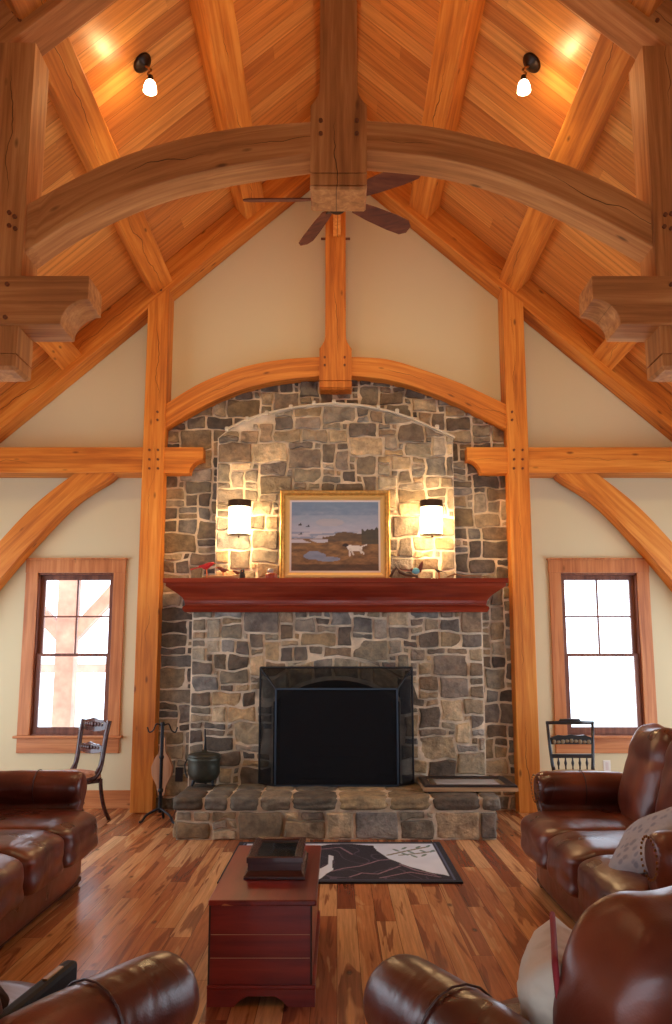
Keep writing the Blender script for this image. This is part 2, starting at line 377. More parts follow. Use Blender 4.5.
def tag(o, label=None, cat=None, group=None, kind=None):
    if label: o['label'] = label
    if cat: o['category'] = cat
    if group: o['group'] = group
    if kind: o['kind'] = kind
    return o
def empty(name, loc, rz=0., label=None, cat=None, group=None, kind=None):
    o = bpy.data.objects.new(name, None); COL.objects.link(o); o.location = loc; o.rotation_euler = (0, 0, rz)
    o.empty_display_size = .1
    return tag(o, label, cat, group, kind)
def build(g, name, mat, parent=None, gc='x', smooth=False, bevel=0., sub=0, space='world', label=None, cat=None, group=None, kind=None, origin=None):
    """ONE mesh object. world: coordinates are the room's; local: the parent's own."""
    vs = g.v
    if space == 'world':
        if origin is None:
            lo = [min(p[i] for p in vs) for i in range(3)]; hi = [max(p[i] for p in vs) for i in range(3)]
            origin = Vector(((lo[0]+hi[0])/2, (lo[1]+hi[1])/2, lo[2]))
        origin = Vector(origin)
    else: origin = Vector((0, 0, 0))
    me = bpy.data.meshes.new(name)
    me.from_pydata([tuple(p-origin) for p in vs], [], g.f)
    if callable(gc): gv = [gc(p) for p in vs]
    else:
        perm = {'x': (0, 1, 2), 'y': (1, 0, 2), 'z': (2, 0, 1)}[gc]
        gv = [(p-origin)[k] for p in vs for k in perm]; gv = [tuple(gv[i*3:i*3+3]) for i in range(len(vs))]
    a = me.attributes.new('gc', 'FLOAT_VECTOR', 'POINT'); a.data.foreach_set('vector', [x for t in gv for x in t])
    a = me.color_attributes.new('col', 'FLOAT_COLOR', 'POINT'); a.data.foreach_set('color', [x for t in g.c for x in (*t[:3], 1.)])
    bm = bmesh.new(); bm.from_mesh(me); bmesh.ops.recalc_face_normals(bm, faces=bm.faces); bm.to_mesh(me); bm.free()
    if smooth: me.polygons.foreach_set('use_smooth', [True]*len(me.polygons))
    me.materials.append(mat); me.update()
    o = bpy.data.objects.new(name, me); COL.objects.link(o)
    if parent is not None:
        o.parent = parent
        o.location = origin-parent.location if space == 'world' else origin
    else: o.location = origin
    if bevel:
        md = o.modifiers.new('bevel', 'BEVEL'); md.width = bevel; md.segments = 2; md.limit_method = 'ANGLE'; md.angle_limit = R(40)
    if sub:
        md = o.modifiers.new('sub', 'SUBSURF'); md.levels = sub; md.render_levels = sub
    return tag(o, label, cat, group, kind)
def copy_tree(o, parent=None):
    c = o.copy(); COL.objects.link(c)
    if parent is not None: c.parent = parent
    for ch in [x for x in bpy.data.objects if x.parent == o]: copy_tree(ch, c)
    return c
def spline(pts, n=6):
    pts = [Vector(p) for p in pts]; out = []
    for i in range(len(pts)-1):
        p0 = pts[max(i-1, 0)]; p1 = pts[i]; p2 = pts[i+1]; p3 = pts[min(i+2, len(pts)-1)]
        for k in range(n):
            t = k/n
            out.append(.5*((2*p1)+(-p0+p2)*t+(2*p0-5*p1+4*p2-p3)*t*t+(-p0+3*p1-3*p2+p3)*t**3))
    out.append(pts[-1]); return out
# ---------------------------------------------------------------- the room
Y1, Y2, YW = 8.66, 4.72, 8.94            # far frame face, near frame face, gable wall
M_, Z0 = .89, 7.50                       # roof pitch, apex of the rafter arris
RV = .41                                 # vertical depth of a rafter
ZC = Z0+RV                               # apex of the boards
XS = 4.75                                # side walls
YB = -2.2                                # wall behind the viewer
def zr(x): return Z0-M_*abs(x)
def zc(x): return ZC-M_*abs(x)

tag(build(G().box(-XS-.2, XS+.2, YB, YW, -.12, 0), 'floor', FLOORM, gc='y'), kind='structure')
def slope(sgn):
    g = G(); x1 = sgn*(XS+.25)
    g.add([(0, YB-.2, ZC), (x1, YB-.2, zc(x1)), (x1, YW+.3, zc(x1)), (0, YW+.3, ZC),
           (0, YB-.2, ZC+.12), (x1, YB-.2, zc(x1)+.12), (x1, YW+.3, zc(x1)+.12), (0, YW+.3, ZC+.12)],
          [(0, 1, 2, 3), (4, 5, 6, 7), (0, 1, 5, 4), (1, 2, 6, 5), (2, 3, 7, 6), (3, 0, 4, 7)])
    tag(build(g, 'ceiling', CEILM, gc=lambda p: (abs(p.x)*1.34, p.y, 0)), kind='structure')
slope(-1); slope(1)

# windows: outer casing, opening and glass measured on the gable wall
WZ0, WZ1 = zat(735.5, YW), zat(558.5, YW)        # stool top, head casing top
def wx(px, py=650): return at(px, py, YW).x
WIN = [dict(n=1, xo=(wx(22.5), wx(123)), lab='left'), dict(n=2, xo=(wx(551.5), wx(652.5)), lab='right')]
CW = .122
g = G()
ops = []
for w in WIN:
    w['xi'] = (w['xo'][0]+CW, w['xo'][1]-CW); ops.append((w['xi'][0], w['xi'][1]))
zb, zt = WZ0, WZ1-.165
T = .22
def wallpiece(x0, x1, z0, top):
    """piece of the gable wall from x0 to x1, z0 up to a height or the roof line"""
    if top is not None: g.box(x0, x1, YW, YW+T, z0, top)
    else:
        xs = [x0]+([0] if x0 < 0 < x1 else [])+[x1]
        poly = [(x0, z0)]+[(x1, z0)]+[(x, zc(x)+.06) for x in xs[::-1]]
        g.prism(poly, YW, YW+T)
e = XS+.2
wallpiece(-e, ops[0][0], 0, None); wallpiece(ops[0][0], ops[0][1], 0, zb); wallpiece(ops[0][0], ops[0][1], zt, None)
wallpiece(ops[0][1], ops[1][0], 0, None); wallpiece(ops[1][0], ops[1][1], 0, zb); wallpiece(ops[1][0], ops[1][1], zt, None)
wallpiece(ops[1][1], e, 0, None)
tag(build(g, 'wall_back', PAINT), kind='structure')
# unseen side and rear walls; their unglazed openings are shaped to bring in daylight
def side(sgn, name):
    g = G(); xa, xb = sorted((sgn*XS, sgn*(XS+.2))); top = zc(XS)
    ys = [YB, 4.0, 8.3, YW]
    for i in range(3):
        if i % 2 == 0: g.box(xa, xb, ys[i], ys[i+1], 0, top)
        else: g.box(xa, xb, ys[i], ys[i+1], 0, .15); g.box(xa, xb, ys[i], ys[i+1], 2.8, top)
    tag(build(g, name, PAINT), kind='structure')
side(-1, 'wall_left'); side(1, 'wall_right')
g = G(); y0, y1 = YB-.2, YB
g.box(-XS-.2, -3.2, y0, y1, 0, zc(XS)); g.box(3.2, XS+.2, y0, y1, 0, zc(XS)); g.box(-3.2, 3.2, y0, y1, 0, .1)
g.prism([(-XS-.2, zc(XS)), (-3.2, zc(XS)), (-3.2, 1.7), (3.2, 1.7), (3.2, zc(XS)), (XS+.2, zc(XS)), (XS+.2, zc(XS+.2)), (0, ZC), (-XS-.2, zc(XS+.2))], y0, y1)
tag(build(g, 'wall_front', PAINT), kind='structure')

def window(w):
    n = w['n']; xo, xi = w['xo'], w['xi']
    root = empty('window_%d' % n, ((xo[0]+xo[1])/2, YW, WZ0), kind='structure')
    g = G()
    yc0, yc1 = YW-.028, YW
    g.box(xo[0], xi[0]+.01, yc0, yc1, WZ0, zt+.01); g.box(xi[1]-.01, xo[1], yc0, yc1, WZ0, zt+.01)
    g.box(xo[0]-.004, xo[1]+.004, yc0-.006, yc1, zt, WZ1-.02); g.box(xo[0]-.02, xo[1]+.02, yc0-.022, yc1, WZ1-.02, WZ1)
    build(g, 'window_casing', TRIM, root, gc='z', bevel=.003)
    g = G(); g.box(xi[0], xi[0]+.02, YW, YW+.16, WZ0, zt); g.box(xi[1]-.02, xi[1], YW, YW+.16, WZ0, zt)
    g.box(xi[0], xi[1], YW, YW+.16, zt-.02, zt); g.box(xi[0], xi[1], YW, YW+.2, WZ0-.02, WZ0+.012)
    build(g, 'jamb', SASH, root, gc='z')
    build(G().box(xo[0]-.035, xo[1]+.035, YW-.06, YW+.02, WZ0-.028, WZ0), 'window_stool', TRIM, root, bevel=.006)
    build(G().box(xo[0], xo[1], YW-.022, YW, zat(753, YW), WZ0-.028), 'apron', TRIM, root, bevel=.003)
    zm = zat(654.5, YW); a, b_ = xi[0]+.02, xi[1]-.02
    def sash(nm, z0, z1, y, lights):
        t = .052; g = G()
        g.box(a, a+t, y, y+.035, z0, z1); g.box(b_-t, b_, y, y+.035, z0, z1)
        g.box(a+t, b_-t, y, y+.035, z1-(t if lights > 1 else .03), z1); g.box(a+t, b_-t, y, y+.035, z0, z0+(.03 if lights > 1 else .075))
        if lights > 1:
            mx = (a+b_)/2; mz = (z0+z1)/2-.01
            g.box(mx-.009, mx+.009, y+.004, y+.03, z0+.03, z1-t); g.box(a+t, b_-t, y+.005, y+.03, mz-.009, mz+.009)
        s = build(g, nm, SASH, root, gc='z', bevel=.002)
        build(G().box(a+t-.005, b_-t+.005, y+.014, y+.019, z0+.02, z1-.02), 'window_pane', GLASS, s)
        return s
    sash('upper_sash', zm-.02, zt-.02, YW+.07, 4); lo = sash('lower_sash', WZ0+.012, zm+.012, YW+.03, 1)
    g = G(); mx = (a+b_)/2; g.box(mx-.04, mx+.0, YW+.01, YW+.03, zm+.012, zm+.03); g.box(mx-.055, mx-.03, YW+.005, YW+.02, zm+.02, zm+.032)
    build(g, 'sash_lock', BRONZE, lo, bevel=.003)
    for dx in (-.16, .14):
        build(G().box(mx+dx-.055, mx+dx+.055, YW+.0, YW+.03, WZ0+.014, WZ0+.034), 'sash_lift', WHITE if n == 1 else SASH, lo, bevel=.005)
for w in WIN: window(w)
# baseboards of the gable wall
g = G().box(-XS, at(134, 800, Y1).x, YW-.02, YW, 0, .19)
tag(build(g, 'baseboard_left', TRIM, bevel=.004), kind='structure')
g = G().box(at(537, 800, Y1).x, XS, YW-.02, YW, 0, .19)
tag(build(g, 'baseboard_right', TRIM, bevel=.004), kind='structure')

# ---------------------------------------------------------------- timber frame
def timber(name, g, lab, cat, grp=None, gc='x', mat=OAK, bev=.008):
    return build(g, name, mat, gc=gc, bevel=bev, label=lab, cat=cat, group=grp, kind='thing')
def pegs(parent, pts, y, r=.014):
    for p in pts:
        q = at(p[0], p[1], y)
        build(G().tube([(q.x, y+.02, q.z), (q.x, y-.012, q.z)], r, 10), 'peg', PEG, parent)
def rafter(sgn, ya, yb, x_end, mat, lab, grp):
    g = G(); x0 = 0
    poly = [(0, Z0), (sgn*x_end, zr(x_end)), (sgn*x_end, zc(x_end)-.004), (0, ZC-.004)]
    g.prism(poly, ya, yb)
    dx, dz = .747*sgn, -.665
    return timber('rafter', g, lab, 'rafter', grp, gc=lambda p: (p.x*dx+p.z*dz, (p.x*dz-p.z*dx)*1.+sgn*(Z0+.2)*.747, p.y-ya), mat=mat)
rl = rafter(-1, Y1, YW-.005, XS-.02, OAK, 'orange oak rafter following the left slope of the gable end wall', 'gable rafters')
rr = rafter(1, Y1, YW-.005, XS-.02, OAK, 'orange oak rafter following the right slope of the gable end wall', 'gable rafters')
nl = rafter(-1, Y2, Y2+.26, XS-.02, OAK2, 'near shaded oak rafter crossing the top left corner', 'near rafters')
nr = rafter(1, Y2, Y2+.26, XS-.02, OAK2, 'near shaded oak rafter crossing the top right corner', 'near rafters')
pegs(nl, [(14, 12), (20, 20)], Y2); pegs(nr, [(648, 10), (657, 21)], Y2)
pegs(rl, [(161, 290)], Y1-.005); pegs(rr, [(510, 283), (516, 290)], Y1-.005)

def purlin(sgn, xc, lab, grp, wid=.27, yy=(Y2+.2, Y1+.02), dep=.235):
    # section square to the roof slope
    n = Vector((-sgn*.665, 0, -.747)); t = Vector((sgn*.747, 0, -.665))
    top = Vector((sgn*xc, 0, zc(xc))); 
    cs = [top+t*(wid/2)-n*.003, top-t*(wid/2)-n*.003, top-t*(wid/2)+n*dep, top+t*(wid/2)+n*dep]
    g = G().rings([[Vector((p.x, y, p.z)) for p in cs] for y in yy])
    return timber('purlin', g, lab, 'purlin', grp, gc=lambda p: (p.y, (p-top).dot(t), (p-top).dot(n)))
XQ = {-1: 2.02, 1: 1.99}
for sgn, sd in ((-1, 'left'), (1, 'right')):
    purlin(sgn, XQ[sgn]+.13, 'heavy middle oak purlin of the %s roof slope, ending above the far post' % sd, 'queen purlins')
    purlin(sgn, 1.10, 'uppermost oak purlin of the %s roof slope, nearest the ridge' % sd, 'upper purlins', wid=.28)
    purlin(sgn, 3.16, 'lowest oak purlin of the %s roof slope, behind the near hammer beam end' % sd, 'lower purlins', wid=.28)
    # the same lines continue on the viewer's side of the near frame
    for xc, wd, nm in ((XQ[sgn]+.13, .27, 'middle'), (1.10, .25, 'upper'), (3.16, .25, 'lower')):
        purlin(sgn, xc, '%s %s oak purlin on this side of the near frame, overhead' % (nm, sd), 'purlins overhead', wid=wd, yy=(YB, Y2+.02))
# ridge beam
timber('ridge_beam', G().box(-.09, .09, YB, Y1+.02, ZC-.36, ZC-.02), 'oak ridge beam under the peak of the boarded ceiling', 'beam', gc='y')
# curved brace from the far king post up to the ridge
prof = [(Y1+.02, 6.44), (Y1-.06, 6.44), (Y1-.35, 6.62), (Y1-.62, 6.9), (Y1-.85, 7.3), (Y1-.92, ZC-.36), (Y1-.62, ZC-.36), (Y1-.45, 7.2), (Y1-.2, 6.95), (Y1+.02, 6.8)]
timber('ridge_brace', G().prism(prof, -.045, .045, 'x'), 'pale oak brace rising from the far king post toward the ridge', 'brace', gc=lambda p: (p.y+p.z, p.x, p.z-p.y))

def king(ya, yb, sh, blk, zs, mat, lab, ztop, cx):
    """sh, blk: half widths; zs = (bottom, groove, flare start, flare end)"""
    zb_, zg, zf0, zf1 = zs; dep = yb-ya
    R_ = []
    def ring(z, h, yf=0.): R_.append([Vector((cx-h, ya+yf, z)), Vector((cx+h, ya+yf, z)), Vector((cx+h, yb-yf*(dep > .26), z)), Vector((cx-h, yb-yf*(dep > .26), z))])
    ring(zb_, blk-.012, .012); ring(zb_+.012, blk, 0); ring(zg-.004, blk); ring(zg-.003, blk-.014, .014); ring(zg+.009, blk-.014, .014); ring(zg+.01, blk)
    z2 = zg+.085
    ring(z2-.004, blk); ring(z2-.003, blk-.014, .014); ring(z2+.009, blk-.014, .014); ring(z2+.01, blk)
    ring(zf0, blk)
    for k in range(1, 6):
        t = k/5; ring(zf0+(zf1-zf0)*t, blk+(sh-blk)*(1-(1-t)**1.8))
    ring(zf1+.01, sh); ring(ztop, sh)
    g = G().rings(R_)
    return timber('king_post', g, lab, 'king post', 'king posts', gc=lambda p: (p.z, p.x-cx, p.y-ya), mat=mat, bev=0)
kx = at(335.5, 300, Y1).x
kf = king(Y1-.01, YW-.01, abs(at(345.5, 300, Y1).x-at(325, 300, Y1).x)/2, abs(at(351.7, 370, Y1).x-at(319.3, 370, Y1).x)/2,
     (zat(389.5, Y1), zat(388.5, Y1), zat(349, Y1), zat(337, Y1)), OAK, 'far orange oak king post dropping in front of the stone arch', ZC-.05, kx)
pegs(kf, [(324.8, 357.4), (344.7, 357.4), (324.8, 365.2), (344.7, 365.2)], Y1-.01)
for sx_ in (-1, 1):
    build(G().tube([(kx+sx_*.11, Y1+.06, 6.46), (kx+sx_*.17, Y1+.06, 6.46)], .015, 8), 'peg', PEG, kf)
kn = king(Y2, Y2+.26, abs(at(358.3, 60, Y2).x-at(321, 60, Y2).x)/2, abs(at(367, 150, Y2).x-at(310.5, 150, Y2).x)/2,
     (zat(188.5, Y2), zat(186, Y2), zat(106, Y2), zat(88, Y2)), OAK2, 'near shaded oak king post with pegged drop end, top centre', ZC-.05, at(338.6, 150, Y2).x)
pegs(kn, [(320.7, 121), (356.7, 121), (320.7, 134), (356.7, 134)], Y2)

def arch(ya, yb, top, bot, mat, lab, grp):
    tp = spline([at(x, y, ya) for x, y in top]); bt = spline([at(x, y, ya) for x, y in bot])
    poly = [(p.x, p.z) for p in tp]+[(p.x, p.z) for p in bt[::-1]]
    n = len(tp); rs = []
    for a, b_ in zip(tp, bt):
        rs.append([Vector((a.x, ya, a.z)), Vector((a.x, yb, a.z)), Vector((b_.x, yb, b_.z)), Vector((b_.x, ya, b_.z))])
    mid = [(a+b_)/2 for a, b_ in zip(tp, bt)]
    def gc(p):
        best = min(range(n), key=lambda i: (mid[i].x-p.x)**2+(mid[i].z-p.z)**2*.2)
        return (p.x*1.02, p.z-mid[best].z, p.y-ya)
    return timber('collar_arch', G().rings(rs), lab, 'arched brace', grp, gc=gc, mat=mat)
arch(Y1+.02, YW-.01, [(163, 405.5), (200, 383), (240, 367.6), (280.5, 359.5), (322, 356.5)], [(163, 429), (200, 407.5), (240, 390), (280.5, 380.5), (322, 376)], OAK,
     'left half of the orange oak arch over the stonework', 'arch over the fireplace')
arch(Y1+.02, YW-.01, [(349, 356.5), (386.5, 359), (423, 369.5), (463, 384), (508, 405)], [(349, 375.5), (386.5, 379.6), (423, 389.5), (463, 406), (508, 429)], OAK,
     'right half of the orange oak arch over the stonework', 'arch over the fireplace')
arch(Y2+.03, Y2+.25, [(20, 208), (101, 165), (167, 142), (238, 127.5), (314, 121.5)], [(20, 256), (76, 219), (152, 185.5), (228, 166.5), (314, 153)], OAK2,
     'left curved oak collar of the near frame, cracked along its length', 'curved collars of the near frame')
arch(Y2+.03, Y2+.25, [(362, 120), (433, 126.5), (504, 144), (585, 172), (662, 211)], [(362, 150), (433, 157), (504, 174.5), (585, 210), (662, 252)], OAK2,
     'right curved oak collar of the near frame, pale underneath', 'curved collars of the near frame')

# posts
for sgn, (pa, pb), sd in ((-1, (148.5, 167.5), 'left'), (1, (504.5, 524.5), 'right')):
    xa, xb = at(pa, 400, Y1).x, at(pb, 400, Y1).x
    if sgn < 0: xa, xb = -2.165, -1.925
    else: xa, xb = 1.9, 2.135
    g = G(); zt_ = zr(max(abs(xa), abs(xb)))+.06
    g.prism([(xa, .001), (xb, .001), (xb, zr(xb)+.04), (xa, zr(xa)+.04)], Y1-.008, YW-.01)
    cxp = (xa+xb)/2
    p = timber('oak_post', g, 'tall orange oak post on the floor at the %s edge of the stonework' % sd, 'post', 'posts beside the fireplace',
               gc=lambda p: (p.z, p.x-cxp, p.y))
    k = 151.5 if sgn < 0 else 512.5
    for dx in (0, 9):
        for dy in (450, 459.5, 468.5): pegs(p, [((149.5 if sgn < 0 else 514)+dx*.95, dy)], Y1-.008)
    pegs(p, [(157.5 if sgn < 0 else 512, 412), (157.5 if sgn < 0 else 512, 420)], Y1-.008)

def hammer(ya, yb, tip, out, z0, z1, r, mat, lab, grp):
    s_ = 1 if out < tip else -1                # tip points toward the middle
    zn = z0+r
    poly = [(out, z0), (tip-s_*r, z0)]
    for k in range(1, 8):
        a = math.pi/2*k/8
        poly.append((tip-s_*r*math.cos(a), z0+r*math.sin(a)))
    poly += [(tip, zn), (tip, z1), (out, z1)]
    g = G().prism(poly, ya, yb)
    zc_ = (z0+z1)/2
    return timber('hammer_beam', g, lab, 'beam', grp, gc=lambda p: (p.x, p.z-zc_, p.y-ya), mat=mat, bev=.005)
zA, zB = zat(472.5, Y1), zat(447, Y1)
hammer(Y1+.006, YW-.01, at(203, 460, Y1).x, -XS+.01, zA, zB, .15, OAK, 'far left orange oak beam end notched over the stonework', 'gable hammer beams')
hammer(Y1+.006, YW-.01, at(467, 460, Y1).x, XS-.01, zA, zB, .15, OAK, 'far right orange oak beam end notched over the stonework', 'gable hammer beams')
zA2, zB2 = zat(326, Y2), zat(278, Y2)
h = hammer(Y2-.03, Y2+.25, at(89.5, 300, Y2).x, -XS+.01, zA2, zB2, .165, OAK2, 'near left hammer beam end with concave notched tip', 'near hammer beams')
pegs(h, [(7.5, 284.5), (5.5, 317.5)], Y2-.03)
h = hammer(Y2-.03, Y2+.25, at(591.5, 300, Y2).x, XS-.01, zA2, zB2, .165, OAK2, 'near right hammer beam end with concave notched tip', 'near hammer beams')
pegs(h, [(671, 285)], Y2-.03)
# near hammer posts with dropped ends
for sgn, xi, sd in ((-1, at(23, 250, Y2).x, 'left'), (1, at(655, 250, Y2).x, 'right')):
    zb_ = zat(369, Y2); xo_ = xi+sgn*.30
    for part in (0,):
        R_ = []
        x0, x1 = sorted((xi, xo_))
        def ring(z, i=0.): R_.append([Vector((x0+i, Y2-.005+i, z)), Vector((x1-i, Y2-.005+i, z)), Vector((x1-i, Y2+.245-i, z)), Vector((x0+i, Y2+.245-i, z))])
        ring(zb_, .02); ring(zb_+.02); ring(zb_+.09); ring(zb_+.091, .012); ring(zb_+.101, .012); ring(zb_+.102); ring(zr(max(abs(x0), abs(x1)))+.1)
        g = G().rings(R_); cxp = (x0+x1)/2
        p = timber('hammer_post', g, 'near %s oak post with dropped end passing the hammer beam' % sd, 'post', 'near hammer posts', gc=lambda p: (p.z, p.x-cxp, p.y), mat=OAK2, bev=0)
        pts = [(9.5, 213), (15, 217), (9.5, 226), (15.5, 229)] if sgn < 0 else [(665, 215), (671, 214), (664, 227), (671, 229)]
        pegs(p, pts, Y2-.005)
# curved wall braces under the gable beams
for sgn, sd in ((-1, 'left'), (1, 'right')):
    def mp(x, y): return (x, y) if sgn < 0 else (2*335.5-x, y)
    top = [mp(*p) for p in [(80, 470), (73.6, 474), (36, 503.6), (0, 541), (-45, 595), (-90, 655), (-112, 715)]]
    bot = [mp(*p) for p in [(114, 470), (108, 478), (65.5, 507.5), (0, 579), (-40, 635), (-80, 715), (-106, 800)]]
    ya, yb = Y1+.03, YW-.03
    tp = spline([at(x, y, ya) for x, y in top]); bt = spline([at(x, y, ya) for x, y in bot])
    rs = [[Vector((a.x, ya, a.z)), Vector((a.x, yb, a.z)), Vector((b_.x, yb, b_.z)), Vector((b_.x, ya, b_.z))] for a, b_ in zip(tp, bt)]
    for r_ in rs:
        for p in r_:
            p.x = max(-XS+.01, min(XS-.01, p.x)); p.z = min(p.z, zA)
    n_ = Vector((sgn*.7, 0, -.7))
    timber('curved_brace', G().rings(rs), 'curved oak knee brace on the wall below the far %s beam' % sd, 'brace', 'wall braces',
           gc=lambda p: (p.x*sgn*.7-p.z*.7, p.x*sgn*.7+p.z*.7-1.-1.2, p.y))

# ---------------------------------------------------------------- outside
tag(build(G().box(-30, 30, YW+.3, 40, -.7, -.5), 'ground', GRASSM), kind='structure')
YP = 11.2
pt0 = at(56.5, 620, YP); pt1 = at(75, 620, YP); xm = (pt0.x+pt1.x)/2; hw = (pt1.x-pt0.x)/2
root = empty('porch_post', (xm, YP, -.5), label='sunlit porch post with two braces seen through the left window', cat='post')
build(G().box(xm-hw, xm+hw, YP, YP+.22, -.5, 3.6), 'post_shaft', PORCH, root, gc='z', bevel=.01)
build(G().rings([[Vector((xm+a, YP+.04, b_)) , Vector((xm+a, YP+.2, b_)), Vector((xm+a+.02, YP+.2, b_-.24)), Vector((xm+a+.02, YP+.04, b_-.24))] for a, b_ in ((.1, 2.1), (.5, 2.55), (.95, 3.1))]), 'brace', PORCH, root)
build(G().rings([[Vector((xm-a, YP+.04, b_)) , Vector((xm-a, YP+.2, b_)), Vector((xm-a-.02, YP+.2, b_-.24)), Vector((xm-a-.02, YP+.04, b_-.24))] for a, b_ in ((.1, 2.1), (.5, 2.5), (.95, 3.0))]), 'brace', PORCH, root)
build(G().box(-7, -1.5, 13.2, 13.35, 1.42, 1.56), 'porch_rail', PORCH, gc='x', label='faint porch rail beyond the left window', cat='rail')
# ---------------------------------------------------------------- stonework
PAL = [(142, 132, 118), (118, 108, 98), (156, 138, 112), (134, 114, 92), (126, 122, 116), (168, 150, 122), (108, 96, 84), (146, 136, 118), (98, 90, 84), (158, 136, 104), (124, 112, 96)]
def stones(g, w, h, P, inside, unit=.075, seed=1, gap=.0105, thick=.022, sizes=((2, 2), (3, 2), (4, 2), (5, 2), (2, 1), (3, 1), (4, 3), (4, 1), (3, 2), (2, 3), (4, 2), (2, 2), (5, 3), (3, 3), (1, 1), (3, 1)), clamp=None, light=1.):
    """random ashlar laid over a w x h rectangle; P(a,b,t) -> point, t outward"""
    r = random.Random(seed); na, nb = max(1, round(w/unit)), max(1, round(h/unit)); ua, ub = w/na, h/nb
    occ = [[False]*nb for _ in range(na)]
    def warp(i, j):
        a, b_ = i*ua, j*ub
        if 0 < i < na: a += (mnoise.noise(Vector((i*.55+seed, j*.55, 3.1)))*.9)*ua*.42
        if 0 < j < nb: b_ += (mnoise.noise(Vector((i*.45, j*.6+seed, 9.7)))*.9)*ub*.5
        return a, b_
    for j in range(nb):
        for i in range(na):
            if occ[i][j]: continue
            opts = list(sizes); r.shuffle(opts)
            for (sw, sh) in opts+[(1, 1)]:
                sw = min(sw, na-i); sh = min(sh, nb-j)
                if all(not occ[x][y] for x in range(i, i+sw) for y in range(j, j+sh)): break
            if sw == 1 and sh == 1 and i+1 < na and not occ[i+1][j]: sw = 2
            for x in range(i, i+sw):
                for y in range(j, j+sh): occ[x][y] = True
            if not inside((i+sw/2)*ua, (j+sh/2)*ub): continue
            out = [(i+k, j) for k in range(sw)]+[(i+sw, j+k) for k in range(sh)]+[(i+sw-k, j+sh) for k in range(sw)]+[(i, j+sh-k) for k in range(sh)]
            pts = [Vector(warp(*q)) for q in out]
            # densify, round the corners
            d = []
            for k in range(len(pts)):
                d += [pts[k], (pts[k]+pts[(k+1) % len(pts)])/2]
            for _ in range(1): d = [(d[k-1]+d[k]*6.+d[(k+1) % len(d)])/8. for k in range(len(d))]
            if clamp: d = [Vector(clamp(p.x, p.y)) for p in d]
            c = sum(d, Vector((0, 0)))/len(d)
            def inset(dist):
                o = []
                for p in d:
                    v = c-p; L = v.length
                    o.append(p+v*min(.8, dist*1.25/max(L, .01)))
                return o
            th = thick*r.uniform(.6, 1.3); tl = [r.uniform(-.12, .12), r.uniform(-.12, .12)]
            col = r.choice(PAL); k = r.uniform(.8, 1.2)*light; col = s2l((min(255, col[0]*k+2), col[1]*k, col[2]*k-2))
            base = len(g.v); n = len(d)
            for ins, t in ((gap, 0.), (gap*1.1, th*.75), (gap+.012, th)):
                for p in inset(ins):
                    q = p-c
                    tt = t+(q.x*tl[0]+q.y*tl[1]+mnoise.noise(Vector((p.x*9+seed, p.y*9, .3)))*.014)*(1 if t else 0)
                    g.v.append(P(p.x, p.y, tt)); g.c.append(col)
            g.v.append(P(c.x, c.y, th*1.12)); g.c.append(col)
            for m_ in range(2):
                for q in range(n): g.f.append((base+m_*n+q, base+m_*n+(q+1) % n, base+(m_+1)*n+(q+1) % n, base+(m_+1)*n+q))
            for q in range(n): g.f.append((base+2*n+q, base+2*n+(q+1) % n, base+3*n))
def mortar_build(name, g, parent, **k):
    return build(g, name, MORTAR, parent, **k)

fire = empty('stone_fireplace', (0, 8.2, 0), label='large fieldstone fireplace between the two oak posts', cat='fireplace')
YS, YL, YU = 8.84, 8.2, 8.5
XL, XR = -1.945, 1.915
# recessed side wall up to the arch
archpts = [at(x, y, Y1+.02) for x, y in [(163, 417), (200, 396), (240, 379), (280.5, 370), (336, 366), (386.5, 369), (423, 379), (463, 395), (508, 417)]]
def zarch(x):
    for a, b_ in zip(archpts, archpts[1:]):
        if a.x <= x <= b_.x: return a.z+(b_.z-a.z)*(x-a.x)/(b_.x-a.x)
    return archpts[0].z if x < 0 else archpts[-1].z
xs = [XL+(XR-XL)*i/24 for i in range(25)]
mortar_build('side_wall', G().prism([(XL, .0), (XR, .0)]+[(x, zarch(x)) for x in xs[::-1]], YS, YW-.002), fire, bevel=0)
g = G(); lowx = (at(190, 700, YL).x, at(484.5, 700, YL).x); upx = (at(216, 520, YU).x, at(454.5, 520, YU).x)
def ins_side(a, b_):
    x, z = XL+a, b_
    if lowx[0]+.15 < x < lowx[1]-.15 and z < 2.3: return False
    if upx[0]+.15 < x < upx[1]-.15 and 2.3 <= z < 4.0: return False
    return z < zarch(x)+.02
stones(g, XR-XL, 5.0, lambda a, b_, t: Vector((XL+a, YS-t, b_)), ins_side, seed=11, light=.92)
for p in g.v:
    p.z = min(p.z, zarch(p.x)+.01)
build(g, 'side_stones', STONE, fire)
# lower chimney breast with arched firebox
FBX = (at(275, 740, YL).x-.02, at(398, 740, YL).x+.02); FBZ = .37; FBS, FBT = zat(702, YL), zat(680, YL)
def zfb(x):
    t = (x-(FBX[0]+FBX[1])/2)/((FBX[1]-FBX[0])/2); return FBS+(FBT-FBS)*max(0, 1-t*t)
ZM = zat(603, YL-.05)
fb = [(FBX[1]-(FBX[1]-FBX[0])*i/12) for i in range(13)]
poly = [(lowx[0], 0), (lowx[0], ZM), (lowx[1], ZM), (lowx[1], 0), (FBX[1], 0)]+[(x, zfb(x)) for x in fb]+[(FBX[0], 0)]
mortar_build('chimney_breast', G().prism(poly, YL, YS-.01), fire)
g = G()
def ins_low(a, b_):
    x = lowx[0]+a
    if b_ < .3: return False
    if VX0 < x < VX1 and zfb(x) < b_ < zfb(x)+.19: return False
    return not (FBX[0]-.02 < x < FBX[1]+.02 and b_ < zfb(x)+.04)
VX0, VX1 = FBX[0]-.12, FBX[1]+.12
def vlo(x): return zfb(x)+.03
